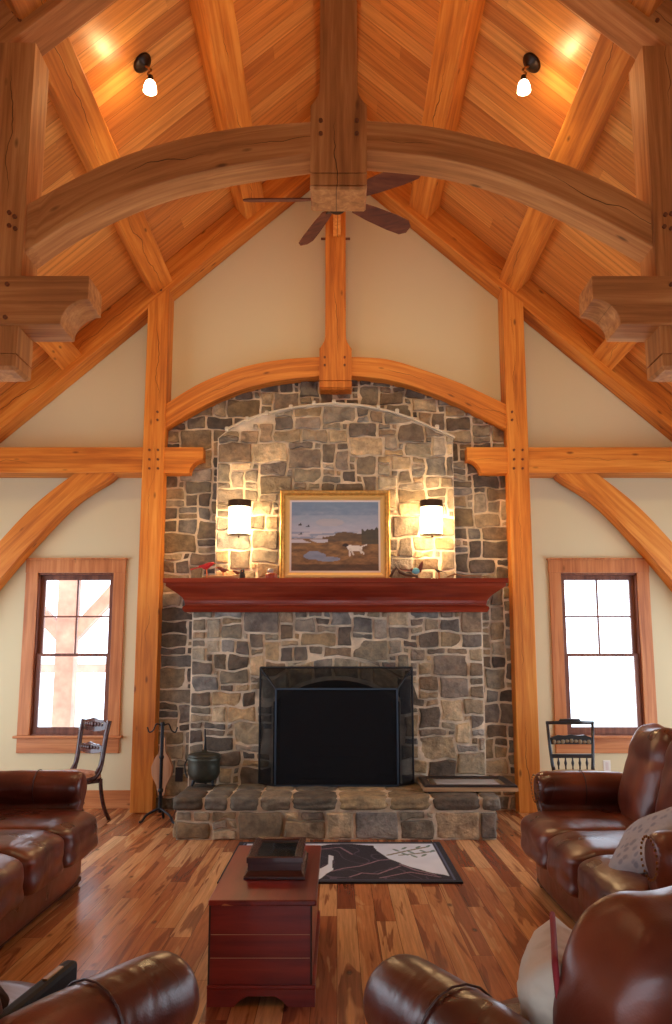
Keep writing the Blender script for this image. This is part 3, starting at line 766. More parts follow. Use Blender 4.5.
def cl_low(a, b_):
    x = lowx[0]+a
    if VX0 < x < VX1 and vlo(x)-.05 < b_ < vlo(x)+.21: return (a, vlo(x)+.21)
    if b_ < zfb(x) and FBX[0]-.06 < x < FBX[1]+.06:
        if x < FBX[0]+.12: x = min(x, FBX[0]-.005)
        elif x > FBX[1]-.12: x = max(x, FBX[1]+.005)
        else: b_ = zfb(x)+.01
    return (x-lowx[0], b_)
stones(g, lowx[1]-lowx[0], ZM, lambda a, b_, t: Vector((lowx[0]+a, YL-t, b_)), ins_low, seed=23, clamp=cl_low)
stones(g, VX1-VX0, .2, lambda a, b_, t: Vector((VX0+a, YL-t-.004, vlo(VX0+a)+b_)), lambda a, b_: True, seed=77, unit=.066, sizes=((3, 3), (2, 3), (3, 3), (4, 3)))
build(g, 'breast_stones', STONE, fire)
# firebox lining and logs
g = G(); a, b_ = FBX; y0, y1 = YL+.02, YS-.1
g.box(a-.0, a+.04, y0, y1, FBZ, FBS+.3); g.box(b_-.04, b_, y0, y1, FBZ, FBS+.3); g.box(a, b_, y1-.04, y1, FBZ, FBT+.1); g.box(a, b_, y0, y1, FBZ-.02, FBZ+.02); g.box(a, b_, y0+.04, y1, FBT, FBT+.06)
build(g, 'firebox', SOOT, fire)
logs = empty('log_grate', (0, YL+.3, FBZ+.02), label='iron grate holding charred logs behind the fire screen', cat='fire grate')
g = G()
for i in range(7): g.tube([(-.36+.12*i, YL+.16, FBZ+.17), (-.36+.12*i, YL+.16, FBZ+.1), (-.36+.12*i, YL+.42, FBZ+.1), (-.36+.12*i, YL+.42, FBZ+.17)], .012, 6)
g.box(-.4, .4, YL+.2, YL+.22, FBZ+.02, FBZ+.1); g.box(-.4, .4, YL+.36, YL+.38, FBZ+.02, FBZ+.1)
build(g, 'grate', IRON, logs)
for (x0, x1, y, z, r) in ((-.36, .34, .24, .17, .055), (-.3, .38, .36, .17, .06), (-.25, .3, .3, .27, .05)):
    build(G().tube([(x0, YL+y, FBZ+z), (x0*.3+x1*.3, YL+y+.02, FBZ+z+.01), (x1, YL+y, FBZ+z)], r, 10), 'log', LOGM, logs, smooth=True)
# overmantel: arched panel with a ledge
lt = [(216, 440), (225.6, 430.5), (246, 420.5), (266, 414), (290, 409), (314, 405.5), (335, 404), (360, 406), (386, 411), (410, 418.5), (433, 428.5), (454.5, 438)]
ltp = [at(x, y, YU) for x, y in lt]
def zup(x):
    if x <= ltp[0].x: return ltp[0].z
    for a, b_ in zip(ltp, ltp[1:]):
        if a.x <= x <= b_.x: return a.z+(b_.z-a.z)*(x-a.x)/(b_.x-a.x)
    return ltp[-1].z
ZU0 = ZM-.3
xs = [upx[0]+(upx[1]-upx[0])*i/22 for i in range(23)]
mortar_build('overmantel', G().prism([(upx[0], ZM-.02), (upx[1], ZM-.02)]+[(x, zup(x)) for x in xs[::-1]], YU, YS-.01), fire)
g = G()
stones(g, upx[1]-upx[0], 4.6-ZM, lambda a, b_, t: Vector((upx[0]+a, YU-t, ZM+b_)), lambda a, b_: ZM+b_ < zup(upx[0]+a)-.0, seed=41,
       clamp=lambda a, b_: (a, min(b_, zup(upx[0]+a)-ZM-.02)), light=1.05)
build(g, 'overmantel_stones', STONE, fire)
# mortar ledge with small chips along the arch
g = G()
for a, b_ in zip(ltp[1:], ltp[2:]):
    g.rings([[Vector((p.x, YU-.04, p.z-.008)), Vector((p.x, YU+.02, p.z-.008)), Vector((p.x, YU+.02, p.z+.01)), Vector((p.x, YU-.04, p.z+.01))] for p in (a, b_)])
for i, (px, py) in enumerate([(227, 429), (247, 419), (267, 413), (291, 407), (314, 403), (334, 401.5), (378, 407), (397, 411), (437, 427)]):
    p = at(px, py, YU-.03); g.soft(p, (.045, .05, .05), k=4, n=4)
build(g, 'mortar_ledge', plain('pale_mortar', (196, 184, 164), .9, bumpn=(60., .3, .01)), fire)
# hearth
yf = 7.36
hx = (at(175, 830, yf).x, at(497, 830, yf).x); HT = .372; CAPH = .13
mortar_build('hearth', G().box(hx[0]+.01, hx[1]-.01, yf, YL+.02, 0, HT-.02), fire)
g = G()
stones(g, hx[1]-hx[0], HT-CAPH, lambda a, b_, t: Vector((hx[0]+a, yf-t, b_)), lambda a, b_: True, seed=5, unit=.08, thick=.03, light=.95)
stones(g, YL-yf, HT-CAPH, lambda a, b_, t: Vector((hx[0]-t+.01, yf+a, b_)), lambda a, b_: True, seed=6, unit=.08, thick=.02)
stones(g, YL-yf, HT-CAPH, lambda a, b_, t: Vector((hx[1]+t-.01, yf+a, b_)), lambda a, b_: True, seed=8, unit=.08, thick=.02)
build(g, 'hearth_stones', STONE, fire)
g = G(); r = random.Random(4); x = hx[0]-.03; i = 0
while x < hx[1]+.02:
    w_ = r.uniform(.22, .46); w_ = min(w_, hx[1]+.04-x)
    if hx[1]+.04-(x+w_) < .12: w_ = hx[1]+.04-x
    k = r.uniform(.72, .98); q_ = r.choice(PAL); g.cur = s2l((q_[0]*k+4, q_[1]*k, q_[2]*k-8))
    rows = 2
    for j in range(rows):
        d = (YL-yf+.05)/rows
        g.soft((x+w_/2, yf-.045+d*(j+.5), HT-CAPH/2), (w_-.004, d-.014, CAPH*r.uniform(.9, 1.)), k=6, n=12, noise=.09, seed=i); i += 1
    x += w_
build(g, 'hearth_cap', STONE, fire, smooth=True)
build(G().box(at(176, 776, YS).x, at(183.5, 776, YS).x, YS-.05, YS-.02, zat(781, YS), zat(767, YS)), 'vent_block', BLACKP, fire, bevel=.003)

# ---------------------------------------------------------------- mantel
YF = 7.93; xh = (at(163, 580, YF).x, at(508.5, 580, YF).x)
man = empty('mantel_shelf', ((xh[0]+xh[1])/2, YF, zat(612, YF+.2)), label='long cherry-red crown moulded mantel across the stonework', cat='mantel')
prof = []        # (setback, z)
zt_ = zat(578, YF)
def zz(py, sb): return zat(py, YF+sb)
shelf = [(0, zt_), (0, zz(582.5, 0)), (.012, zz(583, .012))]
crown = [(.02, zz(583, .02)), (.02, zz(586, .02)), (.045, zz(588, .045)), (.075, zz(590.5, .07)), (.11, zz(593.5, .11)), (.145, zz(597, .145)), (.165, zz(600.5, .165)), (.17, zz(603.5, .17))]
frieze = [(.172, zz(603.5, .17)), (.172, zz(605.5, .17)), (.155, zz(606.5, .155)), (.15, zz(608.5, .15)), (.158, zz(610.5, .155)), (.172, zz(612.2, .17))]
def mprof(name, pr):
    rs = []
    for sb, z in pr:
        rs.append([Vector((xh[0]+sb*1.12, YF+sb, z)), Vector((xh[1]-sb*1.12, YF+sb, z)), Vector((xh[1]-sb*1.12, YS-.02, z)), Vector((xh[0]+sb*1.12, YS-.02, z))])
    return build(G().rings(rs), name, CHERRY, man, bevel=.002)
mprof('shelf_board', shelf); mprof('crown_moulding', crown); mprof('bead_moulding', frieze)

# ---------------------------------------------------------------- things on the mantel
def Mt(px, py, y): return at(px, py, y)
ZMT = zt_
# framed hunting picture
YPc = 8.36
fx0, fx1 = at(280, 535, YPc).x, at(390, 535, YPc).x; fz1 = zat(491, YPc); fz0 = ZMT+.002
pic = empty('framed_painting', ((fx0+fx1)/2, YPc, fz0), label='gilt-framed landscape of a white pointing dog and marsh, on the mantel', cat='painting')
def frame(rootp, x0, x1, z0, z1, y, w, prof, mat, name):
    rs = []
    g = G()
    cs = []
    for (d, t) in prof:
        cs.append([(x0+d, y-t, z0+d), (x1-d, y-t, z0+d), (x1-d, y-t, z1-d), (x0+d, y-t, z1-d)])
    vs = [Vector(p) for ring in cs for p in ring]; k = len(cs)
    fs = [(i*4+j, i*4+(j+1) % 4, ((i+1) % k)*4+(j+1) % 4, ((i+1) % k)*4+j) for i in range(k) for j in range(4)]
    g.add(vs, fs); return build(g, name, mat, rootp)
frame(pic, fx0, fx1, fz0, fz1, YPc, .09, [(0, -.03), (0, .03), (.012, .042), (.03, .036), (.045, .02), (.06, .022), (.06, -.03)], GOLD, 'outer_frame')
frame(pic, fx0+.055, fx1-.055, fz0+.055, fz1-.055, YPc, .09, [(0, -.02), (0, .024), (.02, .026), (.04, .016), (.05, .01), (.05, -.02)], GOLD2, 'inner_frame')
frame(pic, fx0+.1, fx1-.1, fz0+.1, fz1-.1, YPc, .09, [(0, -.01), (0, .012), (.022, .006), (.022, -.01)], LINER, 'liner')
def lerp3(a, b_, t): t = max(0, min(1, t)); return tuple(a[i]+(b_[i]-a[i])*t for i in range(3))
def nz(x, y, s=0): return mnoise.noise(Vector((x, y, s)))
def ell(u, v, cx, cy, rx, ry): return ((u-cx)/rx)**2+((v-cy)/ry)**2 < 1
def seg(u, v, a, b_, w):
    dx, dy = b_[0]-a[0], b_[1]-a[1]; t = max(0, min(1, ((u-a[0])*dx+(v-a[1])*dy)/(dx*dx+dy*dy)))
    return math.hypot((u-a[0]-t*dx)*1.3, v-a[1]-t*dy) < w
def paint_hunt(u, v):
    n = nz(u*9, v*22)*.5+nz(u*30, v*60)*.3
    hz = .56
    if v > hz:
        c = lerp3((176, 176, 190), (122, 144, 168), (v-hz)/.4+n*.3)
        if ell(u, v, .44, .70, .16, .06): c = lerp3(c, (200, 176, 164), .3)
        if v > .8: c = lerp3(c, (112, 134, 160), .5+n)
    elif v > .46: c = lerp3((140, 148, 168), (184, 180, 188), (1 if nz(u*4, v*30) > 0 else 0))
    else: c = lerp3((100, 76, 54), (158, 118, 74), .5+n*1.4)
    rg = .46+.04*math.exp(-((u-.62)/.16)**2)*1.0+nz(u*11, 1)*.03+(.03 if u > .5 else 0)
    if u > .36 and .42 < v < rg+.03+.03*(u > .8): c = lerp3((84, 68, 58), (122, 98, 70), .5+n)
    if u > .8 and .38 < v < .60+.05*nz(u*22, 0): c = lerp3((66, 64, 58), (96, 84, 62), .5+n)
    if u < .42 and .405 < v < .46 and nz(u*6, v*12, 4) > -.15: c = (190, 186, 194)
    if ell(u, v, .27, .215, .13, .055) or ell(u, v, .42, .17, .14, .035) or ell(u, v, .26, .25, .08, .04): c = lerp3((120, 128, 150), (146, 152, 170), .5+n)
    if v < .10: c = lerp3(c, (56, 44, 38), .5)
    # pointing dog
    if ell(u, v, .73, .325, .085, .045) or seg(u, v, (.8, .35), (.86, .375), .008) or ell(u, v, .665, .35, .03, .028): c = (226, 220, 210)
    for a, b_ in (((.665, .31), (.67, .22)), ((.68, .31), (.71, .235)), ((.79, .31), (.83, .245)), ((.78, .31), (.8, .26))):
        if seg(u, v, a, b_, .012): c = (214, 206, 196)
    if ell(u, v, .622, .372, .032, .024) or ell(u, v, .6, .362, .02, .012): c = (48, 38, 36)
    for bx, by in ((.1, .665), (.19, .64), (.105, .53)):
        if ell(u, v, bx, by, .022, .008) or ell(u, v, bx+.006, by+.014, .008, .016): c = (58, 56, 66)
    return c
def painted(name, parent, x0, x1, z0, z1, y, nx, nz_, fn, mat=ART, plane='xz', thick=.004):
    g = G()
    for j in range(nz_+1):
        for i in range(nx+1):
            u, v = i/nx, j/nz_
            p = Vector((x0+(x1-x0)*u, y, z0+(z1-z0)*v)) if plane == 'xz' else Vector((x0+(x1-x0)*u, z0+(z1-z0)*v, y))
            g.v.append(p); g.c.append(s2l(fn(u, v)))
    for j in range(nz_):
        for i in range(nx):
            a = j*(nx+1)+i; g.f.append((a, a+1, a+nx+2, a+nx+1))
    return g
g = painted('canvas', pic, fx0+.12, fx1-.12, fz0+.12, fz1-.12, YPc-.004, 130, 100, paint_hunt)
build(g, 'canvas', ART, pic)
for p in [o for o in bpy.data.objects if o.parent == pic]: pass

# sconces
def sconce(px, lab):
    y = YU-.04
    x = at(px, 520, y-.1).x; z0 = zat(533.5, y-.1); z1 = zat(506, y-.1); hw_ = .118
    root = empty('wall_sconce', (x, y, z0), label=lab, cat='wall light', group='sconces beside the painting')
    build(G().box(x-hw_*.72, x+hw_*.72, y-.03, y+.01, z0-.01, z1+.06), 'back_plate', BRONZE, root, bevel=.004)
    def half(r, za, zb_, n=14):
        return [[Vector((x+r*math.cos(math.pi*i/n), y-.02-r*.85*math.sin(math.pi*i/n), zz_)) for i in range(n+1)] for zz_ in (za, zb_)]
    sh = build(G().rings(half(hw_, z0, z1)), 'lamp_shade', SCONCEG, root, smooth=False)
    build(G().rings(half(hw_+.008, z1+.002, z1+.072)), 'top_band', BRONZE, root)
    build(G().rings(half(hw_+.008, z0-.014, z0-.002)), 'bottom_band', BRONZE, root)
    build(G().ball((x, y-.07, z0-.03), .012, 8), 'finial', BRONZE, root)
    for zq, pw in ((z0-.14, 12.), (z1+.16, 5.), ):
        L = bpy.data.lights.new('sconce_glow', 'POINT'); L.energy = pw; L.color = (1, .66, .32); L.shadow_soft_size = .05
        o = bpy.data.objects.new('sconce_glow', L); COL.objects.link(o); o.location = (x, y-.17, zq)
    for sx2 in (-1, 1):
        L = bpy.data.lights.new('sconce_glow', 'POINT'); L.energy = 10.; L.color = (1, .66, .32); L.shadow_soft_size = .04
        o = bpy.data.objects.new('sconce_glow', L); COL.objects.link(o); o.location = (x+sx2*.17, y-.13, (z0+z1)/2)
sconce(238.5, 'glowing half-round wall sconce left of the painting'); sconce(432.5, 'glowing half-round wall sconce right of the painting')

# birds and small ornaments
def bird(name, px, py, y, L_, body, lab, face=1, cat='bird figurine', grp=None, head=None):
    c = at(px, py, y); z = c.z
    root = empty(name, (c.x, y, ZMT), label=lab, cat=cat, group=grp)
    f = face
    g = G(); rs = []
    prof = [(-.5, .05, .0), (-.42, .2, .0), (-.25, .42, .02), (0, .55, .05), (.22, .5, .16), (.4, .34, .28), (.55, .3, .36), (.68, .2, .4), (.74, .05, .42)]
    for t, r_, dz in prof:
        rr_ = r_*L_*.36
        rs.append([Vector((c.x+f*t*L_*.55, y+rr_*math.cos(a), z+dz*L_*.5+rr_*math.sin(a))) for a in [2*math.pi*i/10 for i in range(10)]])
    g.rings(rs); b_ = build(g, 'body', body, root, smooth=True, sub=1)
    tl = G().rings([[Vector((c.x-f*t*L_, y+w_, z-dz*L_)) for w_, dz in ((-.06*L_, d0), (.06*L_, d0), (.08*L_, d0+.05), (-.08*L_, d0+.05))] for t, d0 in ((.2, -.03), (.55, .03), (.85, .12))])
    build(tl, 'tail', body, root)
    build(G().tube([(c.x+f*.4*L_, y, z+.2*L_), (c.x+f*.5*L_, y, z+.18*L_)], [.035*L_, .004], 6), 'beak', BEAK, root)
    g = G().rings([[Vector((c.x-f*t*L_, y-.17*L_*(1-t*.3), z+.12*L_-t*.2*L_+h_)) for h_ in (0, .02*L_)]+[Vector((c.x-f*t*L_, y-.22*L_*(1-t*.3), z+.02*L_-t*.1*L_+h_)) for h_ in (.0, -.02*L_)] for t in (-.15, .1, .4)])
    build(g, 'wing', body, root)
    for d in (-.02, .02): build(G().tube([(c.x, y+d, z-.1*L_), (c.x+.01, y+d, ZMT+.01)], .004, 5), 'leg', BEAK, root)
    return root
bird('cardinal_figurine', 206.5, 567, 8.1, .19, REDF, 'bright red cardinal figurine at the left end of the mantel')
bird('finch_figurine', 223, 570.5, 8.16, .15, BROWNF, 'reddish brown bird figurine standing on the driftwood', face=-1)
bird('sparrow_figurine', 237, 573, 8.12, .1, BROWNF, 'small brown bird figurine low on the driftwood, next to the owl carving', face=-1)
yb_ = 8.1
p0, p1 = at(202, 577, yb_), at(246, 577, yb_)
g = G().tube([(p0.x, yb_, ZMT+.02), (p0.x+.1, yb_+.02, ZMT+.03), ((p0.x+p1.x)/2, yb_-.02, ZMT+.022), (p1.x-.06, yb_+.02, ZMT+.03), (p1.x, yb_, ZMT+.02)], [.012, .024, .02, .022, .01], 8)
build(g, 'driftwood_branch', DRIFT, smooth=True, label='pale driftwood branch lying on the mantel below the red cardinal', cat='driftwood', gc='x')
c = at(242.5, 572, 8.1)
root = empty('owl_carving', (c.x, 8.1, ZMT), label='small dark upright carving beside the driftwood', cat='figurine')
build(G().lathe([(.0, 0), (.024, .0), (.03, .03), (.026, .06), (.018, .075), (.022, .09), (.014, .108), (0, .112)], (c.x, 8.1, ZMT), 12), 'body', DARKF, root, smooth=True)
build(G().tube([(c.x, 8.08, ZMT+.088), (c.x, 8.065, ZMT+.08)], [.006, .001], 6), 'beak', BEAK, root)
# jar / glass ornament by the frame
c = at(271.5, 570, 8.12)
root = empty('jar_ornament', (c.x, 8.12, ZMT), label='squat reddish jar with a pale round lid left of the painting', cat='jar')
build(G().lathe([(.0, 0), (.05, 0), (.062, .02), (.062, .055), (.05, .07), (0, .07)], (c.x, 8.12, ZMT), 16), 'jar_body', plain('red_glaze', (150, 66, 42), .3, vary=40), root, smooth=True)
build(G().ball((c.x-.01, 8.12, ZMT+.095), (.035, .035, .03), 10), 'lid', plain('grey_glass', (170, 164, 160), .15, vary=60), root, smooth=True)
# right group
y = 8.1
p = [at(390, 577, y), at(396, 566.5, y), at(400, 572, y), at(407, 575, y), at(418, 576, y)]
g = G().tube([(q.x, y, q.z) for q in p], [.012, .016, .02, .018, .01], 8)
build(g, 'twisted_root', plain('dark_root', (86, 62, 46), .7, vary=30, bumpn=(40., .5, .01)), smooth=True, label='dark twisted root ornament just right of the painting', cat='driftwood')
c = at(417, 571, y)
root = empty('kingfisher_figurine', (c.x, y, ZMT), label='turquoise bird figurine with raised brown wing right of the painting', cat='bird figurine')
build(G().ball((c.x-.012, y, c.z), (.042, .035, .034), 12), 'body', BLUEG, root, smooth=True)
build(G().rings([[Vector((c.x+a, y+d, c.z+b_)) for a, b_, d in ((t[0]-t[2], t[1], -.012), (t[0]+t[2], t[1]-.004, -.012), (t[0]+t[2], t[1]-.004, .012), (t[0]-t[2], t[1], .012))] for t in ((.02, -.01, .022), (.035, .04, .02), (.045, .075, .014), (.062, .105, .003))]), 'wing', BROWNF, root)
build(G().ball((c.x-.05, y, c.z+.012), .02, 8), 'bird_head', BROWNF, root, smooth=True)
build(G().tube([(c.x, y, ZMT+.035), (c.x, y, ZMT)], .008, 6), 'perch', DARKF, root)
bird('junco_figurine', 438.5, 571.5, 8.1, .09, DARKF, 'small dark bird figurine farthest from the painting on the mantel', face=-1)
p = [at(447, 577, y), at(455, 574, y), at(463, 576, y), at(470, 575.5, y), at(490, 577, y)]
build(G().tube([(q.x, y, q.z) for q in p], [.006, .009, .008, .006, .004], 7), 'thin_twig', DRIFT, smooth=True, label='thin brown twig lying on the right end of the mantel', cat='twig')

# ---------------------------------------------------------------- fire screen
scr = empty('fire_screen', (0, 7.95, HT), label='black folding mesh fire screen standing on the hearth', cat='fire screen')
ysf, ysb = 7.95, 8.13
A = [at(275, 783.5, ysf), at(398, 783.5, ysf)]; xf0, xf1 = A[0].x, A[1].x; zf = zat(689, ysf)
xb0, xb1 = at(259, 780, ysb).x, at(413.5, 780, ysb).x; zbk = zat(667.5, ysb); zb0 = HT+.004
def panel(name, q, mt=MESHM):
    q = [Vector(p) for p in q]; n = (q[1]-q[0]).cross(q[3]-q[0]).normalized()*.002
    r_ = build(G().add([p+n for p in q]+[p-n for p in q], [(0, 1, 2, 3), (7, 6, 5, 4)]+[(i, (i+1) % 4, (i+1) % 4+4, i+4) for i in range(4)]), name, mt, scr); return r_
def bars(name, segs, mat, w=.009):
    g = G()
    for a, b_ in segs: g.tube([a, b_], w, 6)
    return build(g, name, mat, scr)
F0, F1, F2, F3 = (xf0, ysf, zb0), (xf1, ysf, zb0), (xf1, ysf, zf), (xf0, ysf, zf)
B0, B1, B2, B3 = (xb0, ysb, zb0), (xb1, ysb, zb0), (xb1, ysb, zbk), (xb0, ysb, zbk)
panel('front_mesh', [F0, F1, F2, F3]); panel('side_mesh', [B0, F0, F3, B3], MESHS); panel('side_mesh', [F1, B1, B2, F2], MESHS); panel('top_mesh', [F3, F2, B2, B3], MESHS)
bars('front_frame', [(F0, F1), (F1, F2), (F2, F3), (F3, F0)], STEEL, .01)
bars('back_frame', [(B0, B3), (B3, B2), (B2, B1), (B0, F0), (B1, F1), (B3, F3), (B2, F2)], IRON, .01)
for s_, P0 in ((1, B3), (-1, B2)):
    g = G().tube([(P0[0]+s_*.05, ysb-.06, P0[2]-.03), (P0[0]+s_*.03, ysb-.1, P0[2]-.05), (P0[0]+s_*.06, ysb-.1, P0[2]-.09), (P0[0]+s_*.09, ysb-.1, P0[2]-.08)], .007, 6)
    build(g, 'handle', IRON, scr)
# cauldron
c = onz(204, 783, HT)
y = 7.98; cx = at(204, 770, y).x
pot = empty('fireplace_cauldron', (cx, y, HT), label='dark bronze lidded kettle on the left end of the hearth', cat='kettle')
rp = at(221, 760, y).x-cx; zl = zat(757, y)-HT
build(G().lathe([(0, .03), (.08, .035), (.13, .07), (.155, .12), (rp*.93, .19), (rp*.97, zl-.03), (rp*1.02, zl), (rp*.95, zl+.003), (rp*.9, zl-.02), (0, zl-.02)], (cx, y, HT), 28), 'pot_body', POT, pot, smooth=True)
build(G().lathe([(rp*.98, zl), (rp, zl+.012), (rp*.9, zl+.03), (rp*.6, zl+.042), (.03, zl+.055), (.022, zl+.07), (0, zl+.072)], (cx, y, HT), 28), 'lid', POT, pot, smooth=True)
build(G().tube([(cx+.005, y, HT+zl+.06), (cx+.008, y-.01, HT+zl+.15), (cx, y, zat(729, y))], [.014, .009, .008], 8), 'handle', IRON, pot)
for a in (90, 210, 330):
    build(G().tube([(cx+.1*math.cos(R(a)), y+.1*math.sin(R(a)), HT+.06), (cx+.12*math.cos(R(a)), y+.12*math.sin(R(a)), HT+.004)], [.018, .012], 8), 'foot', IRON, pot)
g = G().tube(spline([(cx-rp*1.0, y, HT+zl-.02), (cx-rp*1.12, y-.02, HT+zl-.07), (cx-rp*1.05, y-.04, HT+zl-.14), (cx-rp*.9, y-.08, HT+zl-.18)], 4), .008, 6)
build(g, 'bail_handle', IRON, pot)

# tool stand
c = onz(159.5, 822, 0); y = c.y; cx = c.x
ts = empty('fire_tool_stand', (cx, y, 0), label='black wrought-iron tool stand on the floor left of the hearth', cat='tool stand')
zt2 = zat(724, y)
build(G().tube([(cx, y, .09), (cx, y, .4), (cx, y, zt2)], .017, 10), 'pole', IRON, ts)
for z_, r_ in ((.3, .028), (.62, .026), (zt2, .024)): build(G().ball((cx, y, z_), r_, 8), 'collar', IRON, ts)
for a in (200, 330, 90):
    d = Vector((math.cos(R(a)), math.sin(R(a)), 0)); p0 = Vector((cx, y, 0))
    build(G().tube(spline([p0+Vector((0, 0, .13)), p0+d*.05+Vector((0, 0, .11)), p0+d*.13+Vector((0, 0, .07)), p0+d*.17+Vector((0, 0, .015)), p0+d*.2+Vector((0, 0, .012))], 4), .012, 8), 'leg', IRON, ts)
for s_ in (-1, 1):
    build(G().tube(spline([(cx, y, zt2-.02), (cx+s_*.06, y, zt2+.0), (cx+s_*.09, y, zt2-.06), (cx+s_*.13, y, zt2-.08), (cx+s_*.15, y, zt2-.03)], 4), .007, 6), 'hook', IRON, ts)
# bellows hanging behind the pole
y2_ = y+.09; cb = at(162, 772, y2_)
bel = empty('fire_bellows', (cb.x, y2_, zat(797, y2_)), label='pale wooden bellows hanging on the iron tool stand', cat='bellows')
def bshape(sc_=1.):
    pr = [(0, 797), (4, 795), (6, 786), (12.5, 775), (13.5, 767), (9, 758), (4, 752), (3, 738), (0, 736)]
    z = [zat(q[1], y2_) for q in pr]; rt = [(q[0]*.0079*sc_, zz_) for q, zz_ in zip(pr, z)]
    return [(cb.x+a, b_) for a, b_ in rt]+[(cb.x-a, b_) for a, b_ in rt[::-1][1:-1]]
build(G().prism(bshape(), y2_-.02, y2_-.008), 'front_board', PALE, bel, gc='z', bevel=.003)
build(G().prism(bshape(.93), y2_-.008, y2_+.03), 'leather_gusset', SEAM, bel)
build(G().prism(bshape(), y2_+.03, y2_+.042), 'back_board', PALE, bel, gc='z')
build(G().tube([(cb.x, y2_+.01, zat(795, y2_)), (cb.x, y2_+.01, zat(806, y2_))], [.016, .008], 8), 'nozzle', IRON, bel)

# picture lying on the hearth
zp = HT+.012
q = [onz(416, 775, zp+.03), onz(502, 775.5, zp+.03), onz(520, 791, zp+.03), onz(427, 791.5, zp+.03)]
cen = sum(q, Vector())/4; ax = ((q[1]-q[0])+(q[2]-q[3])).normalized(); ang = math.atan2(ax.y, ax.x)
Lx = ((q[1]-q[0]).length+(q[2]-q[3]).length)/2; Ly = max(.5, min(.62, ((q[0]-q[3]).length+(q[1]-q[2]).length)/2))
flat = empty('flat_framed_picture', (cen.x, cen.y, HT+.006), ang, label='dark framed picture lying flat, overhanging the right end of the hearth', cat='picture')
def fl(name, pr, d0, mat):
    g = G(); cs = [[(-Lx/2+d, -Ly/2+d, t), (Lx/2-d, -Ly/2+d, t), (Lx/2-d, Ly/2-d, t), (-Lx/2+d, Ly/2-d, t)] for d, t in pr]; k = len(cs)
    g.add([Vector(p) for r_ in cs for p in r_], [(i*4+j, i*4+(j+1) % 4, ((i+1) % k)*4+(j+1) % 4, ((i+1) % k)*4+j) for i in range(k) for j in range(4)])
    build(g, name, mat, flat, space='local')
fl('picture_frame', [(0, .025), (0, .052), (.02, .06), (.07, .05), (.075, .025)], 0, plain('dark_frame', (38, 28, 26), .45))
fl('frame_edge', [(-.006, 0), (-.006, .036), (.03, .036), (.03, 0)], 0, DRIFT)
g = painted('c', None, -Lx/2+.07, Lx/2-.07, -Ly/2+.07, Ly/2-.07, .044, 30, 20, lambda u, v: lerp3((196, 202, 210), (160, 160, 164), v+nz(u*5, v*5)*.5) if .07 < u < .93 and .1 < v < .9 else (120, 100, 76), plane='xy')
build(g, 'picture_print', colmat('glazed_print', .12), flat, space='local')
# ---------------------------------------------------------------- hearth rug
ra, rb = onz(463, 884, 0), onz(440, 843.5, 0)
RX1, RY0, RY1 = (ra.x+rb.x)/2, ra.y, rb.y; RX0 = -.84
def ruv(px, py): p = onz(px, py, 0); return ((p.x-RX0)/(RX1-RX0), (p.y-RY0)/(RY1-RY0))
def inpoly(u, v, P):
    c = False; j = len(P)-1
    for i in range(len(P)):
        if (P[i][1] > v) != (P[j][1] > v) and u < (P[j][0]-P[i][0])*(v-P[i][1])/(P[j][1]-P[i][1])+P[i][0]: c = not c
        j = i
    return c
body = [ruv(x, y) for x, y in [(320, 881.5), (326, 876), (333, 872), (332, 864), (334, 858), (326, 856), (318, 854), (318, 848), (330, 846), (352, 845.5), (373, 847.5), (377, 853), (390, 861), (401, 865.5), (410, 869), (430, 874), (449, 878.5), (452, 881.5)]]
body = [(u-.9 if False else u, v) for u, v in body]
fold = [[ruv(*p) for p in q] for q in ([(332, 873), (345, 870), (360, 868), (380, 862), (392, 861)], [(350, 879), (362, 875), (378, 876), (400, 868)], [(320, 851), (340, 849), (352, 856)], [(380, 880), (410, 874), (440, 879)], [(400, 866), (415, 872), (436, 877)])]
leaf = [ruv(*p) for p in ((396, 852), (404, 850), (411, 854), (418, 849), (423, 853), (428, 848), (405, 856), (432, 853), (414, 858), (424, 857))]
fold2 = [[ruv(*p) for p in q] for q in ([(388, 857), (405, 853), (425, 849)], [(400, 857), (420, 855), (434, 853)])]
def paint_rug(u, v):
    dx = min(u, 1-u)*(RX1-RX0); dy = min(v, 1-v)*(RY1-RY0); d = min(dx, dy)
    if d < .045: return (34, 32, 40)
    if d < .06: return (86, 92, 116)
    if d < .075: return (40, 38, 52)
    n = nz(u*14, v*10); c = (216+8*n, 224+8*n, 236+8*n)
    if inpoly(u+.006*n, v+.012*n, body) or (u < .45 and ell(u, v, .26, .52, .2, .36)):
        c = (40, 34, 44)
        m = abs(nz(u*7+3, v*5+u*5)); c = (84, 70, 86) if m < .02 else c
        for q in fold:
            for a, b_ in zip(q, q[1:]):
                if seg(u, v, a, b_, .007): c = (140, 110, 120)
    else:
        for q in fold2:
            for a, b_ in zip(q, q[1:]):
                if seg(u, v, a, b_, .012): c = (132, 126, 112)
        for i, (a, b_) in enumerate(leaf):
            if ell(u+(v-b_)*.3*(-1)**i, v, a, b_, .010, .036): c = (112, 136, 132)
    return c
g = painted('r', None, RX0, RX1, RY0, RY1, .014, 220, 150, paint_rug, plane='xy')
o = build(g, 'hearth_rug', RUGM, label='black and white pictorial rug with dark border in front of the hearth', cat='rug')
md = o.modifiers.new('thick', 'SOLIDIFY'); md.thickness = .013; md.offset = -1 if o.data.polygons[0].normal.z > 0 else 1

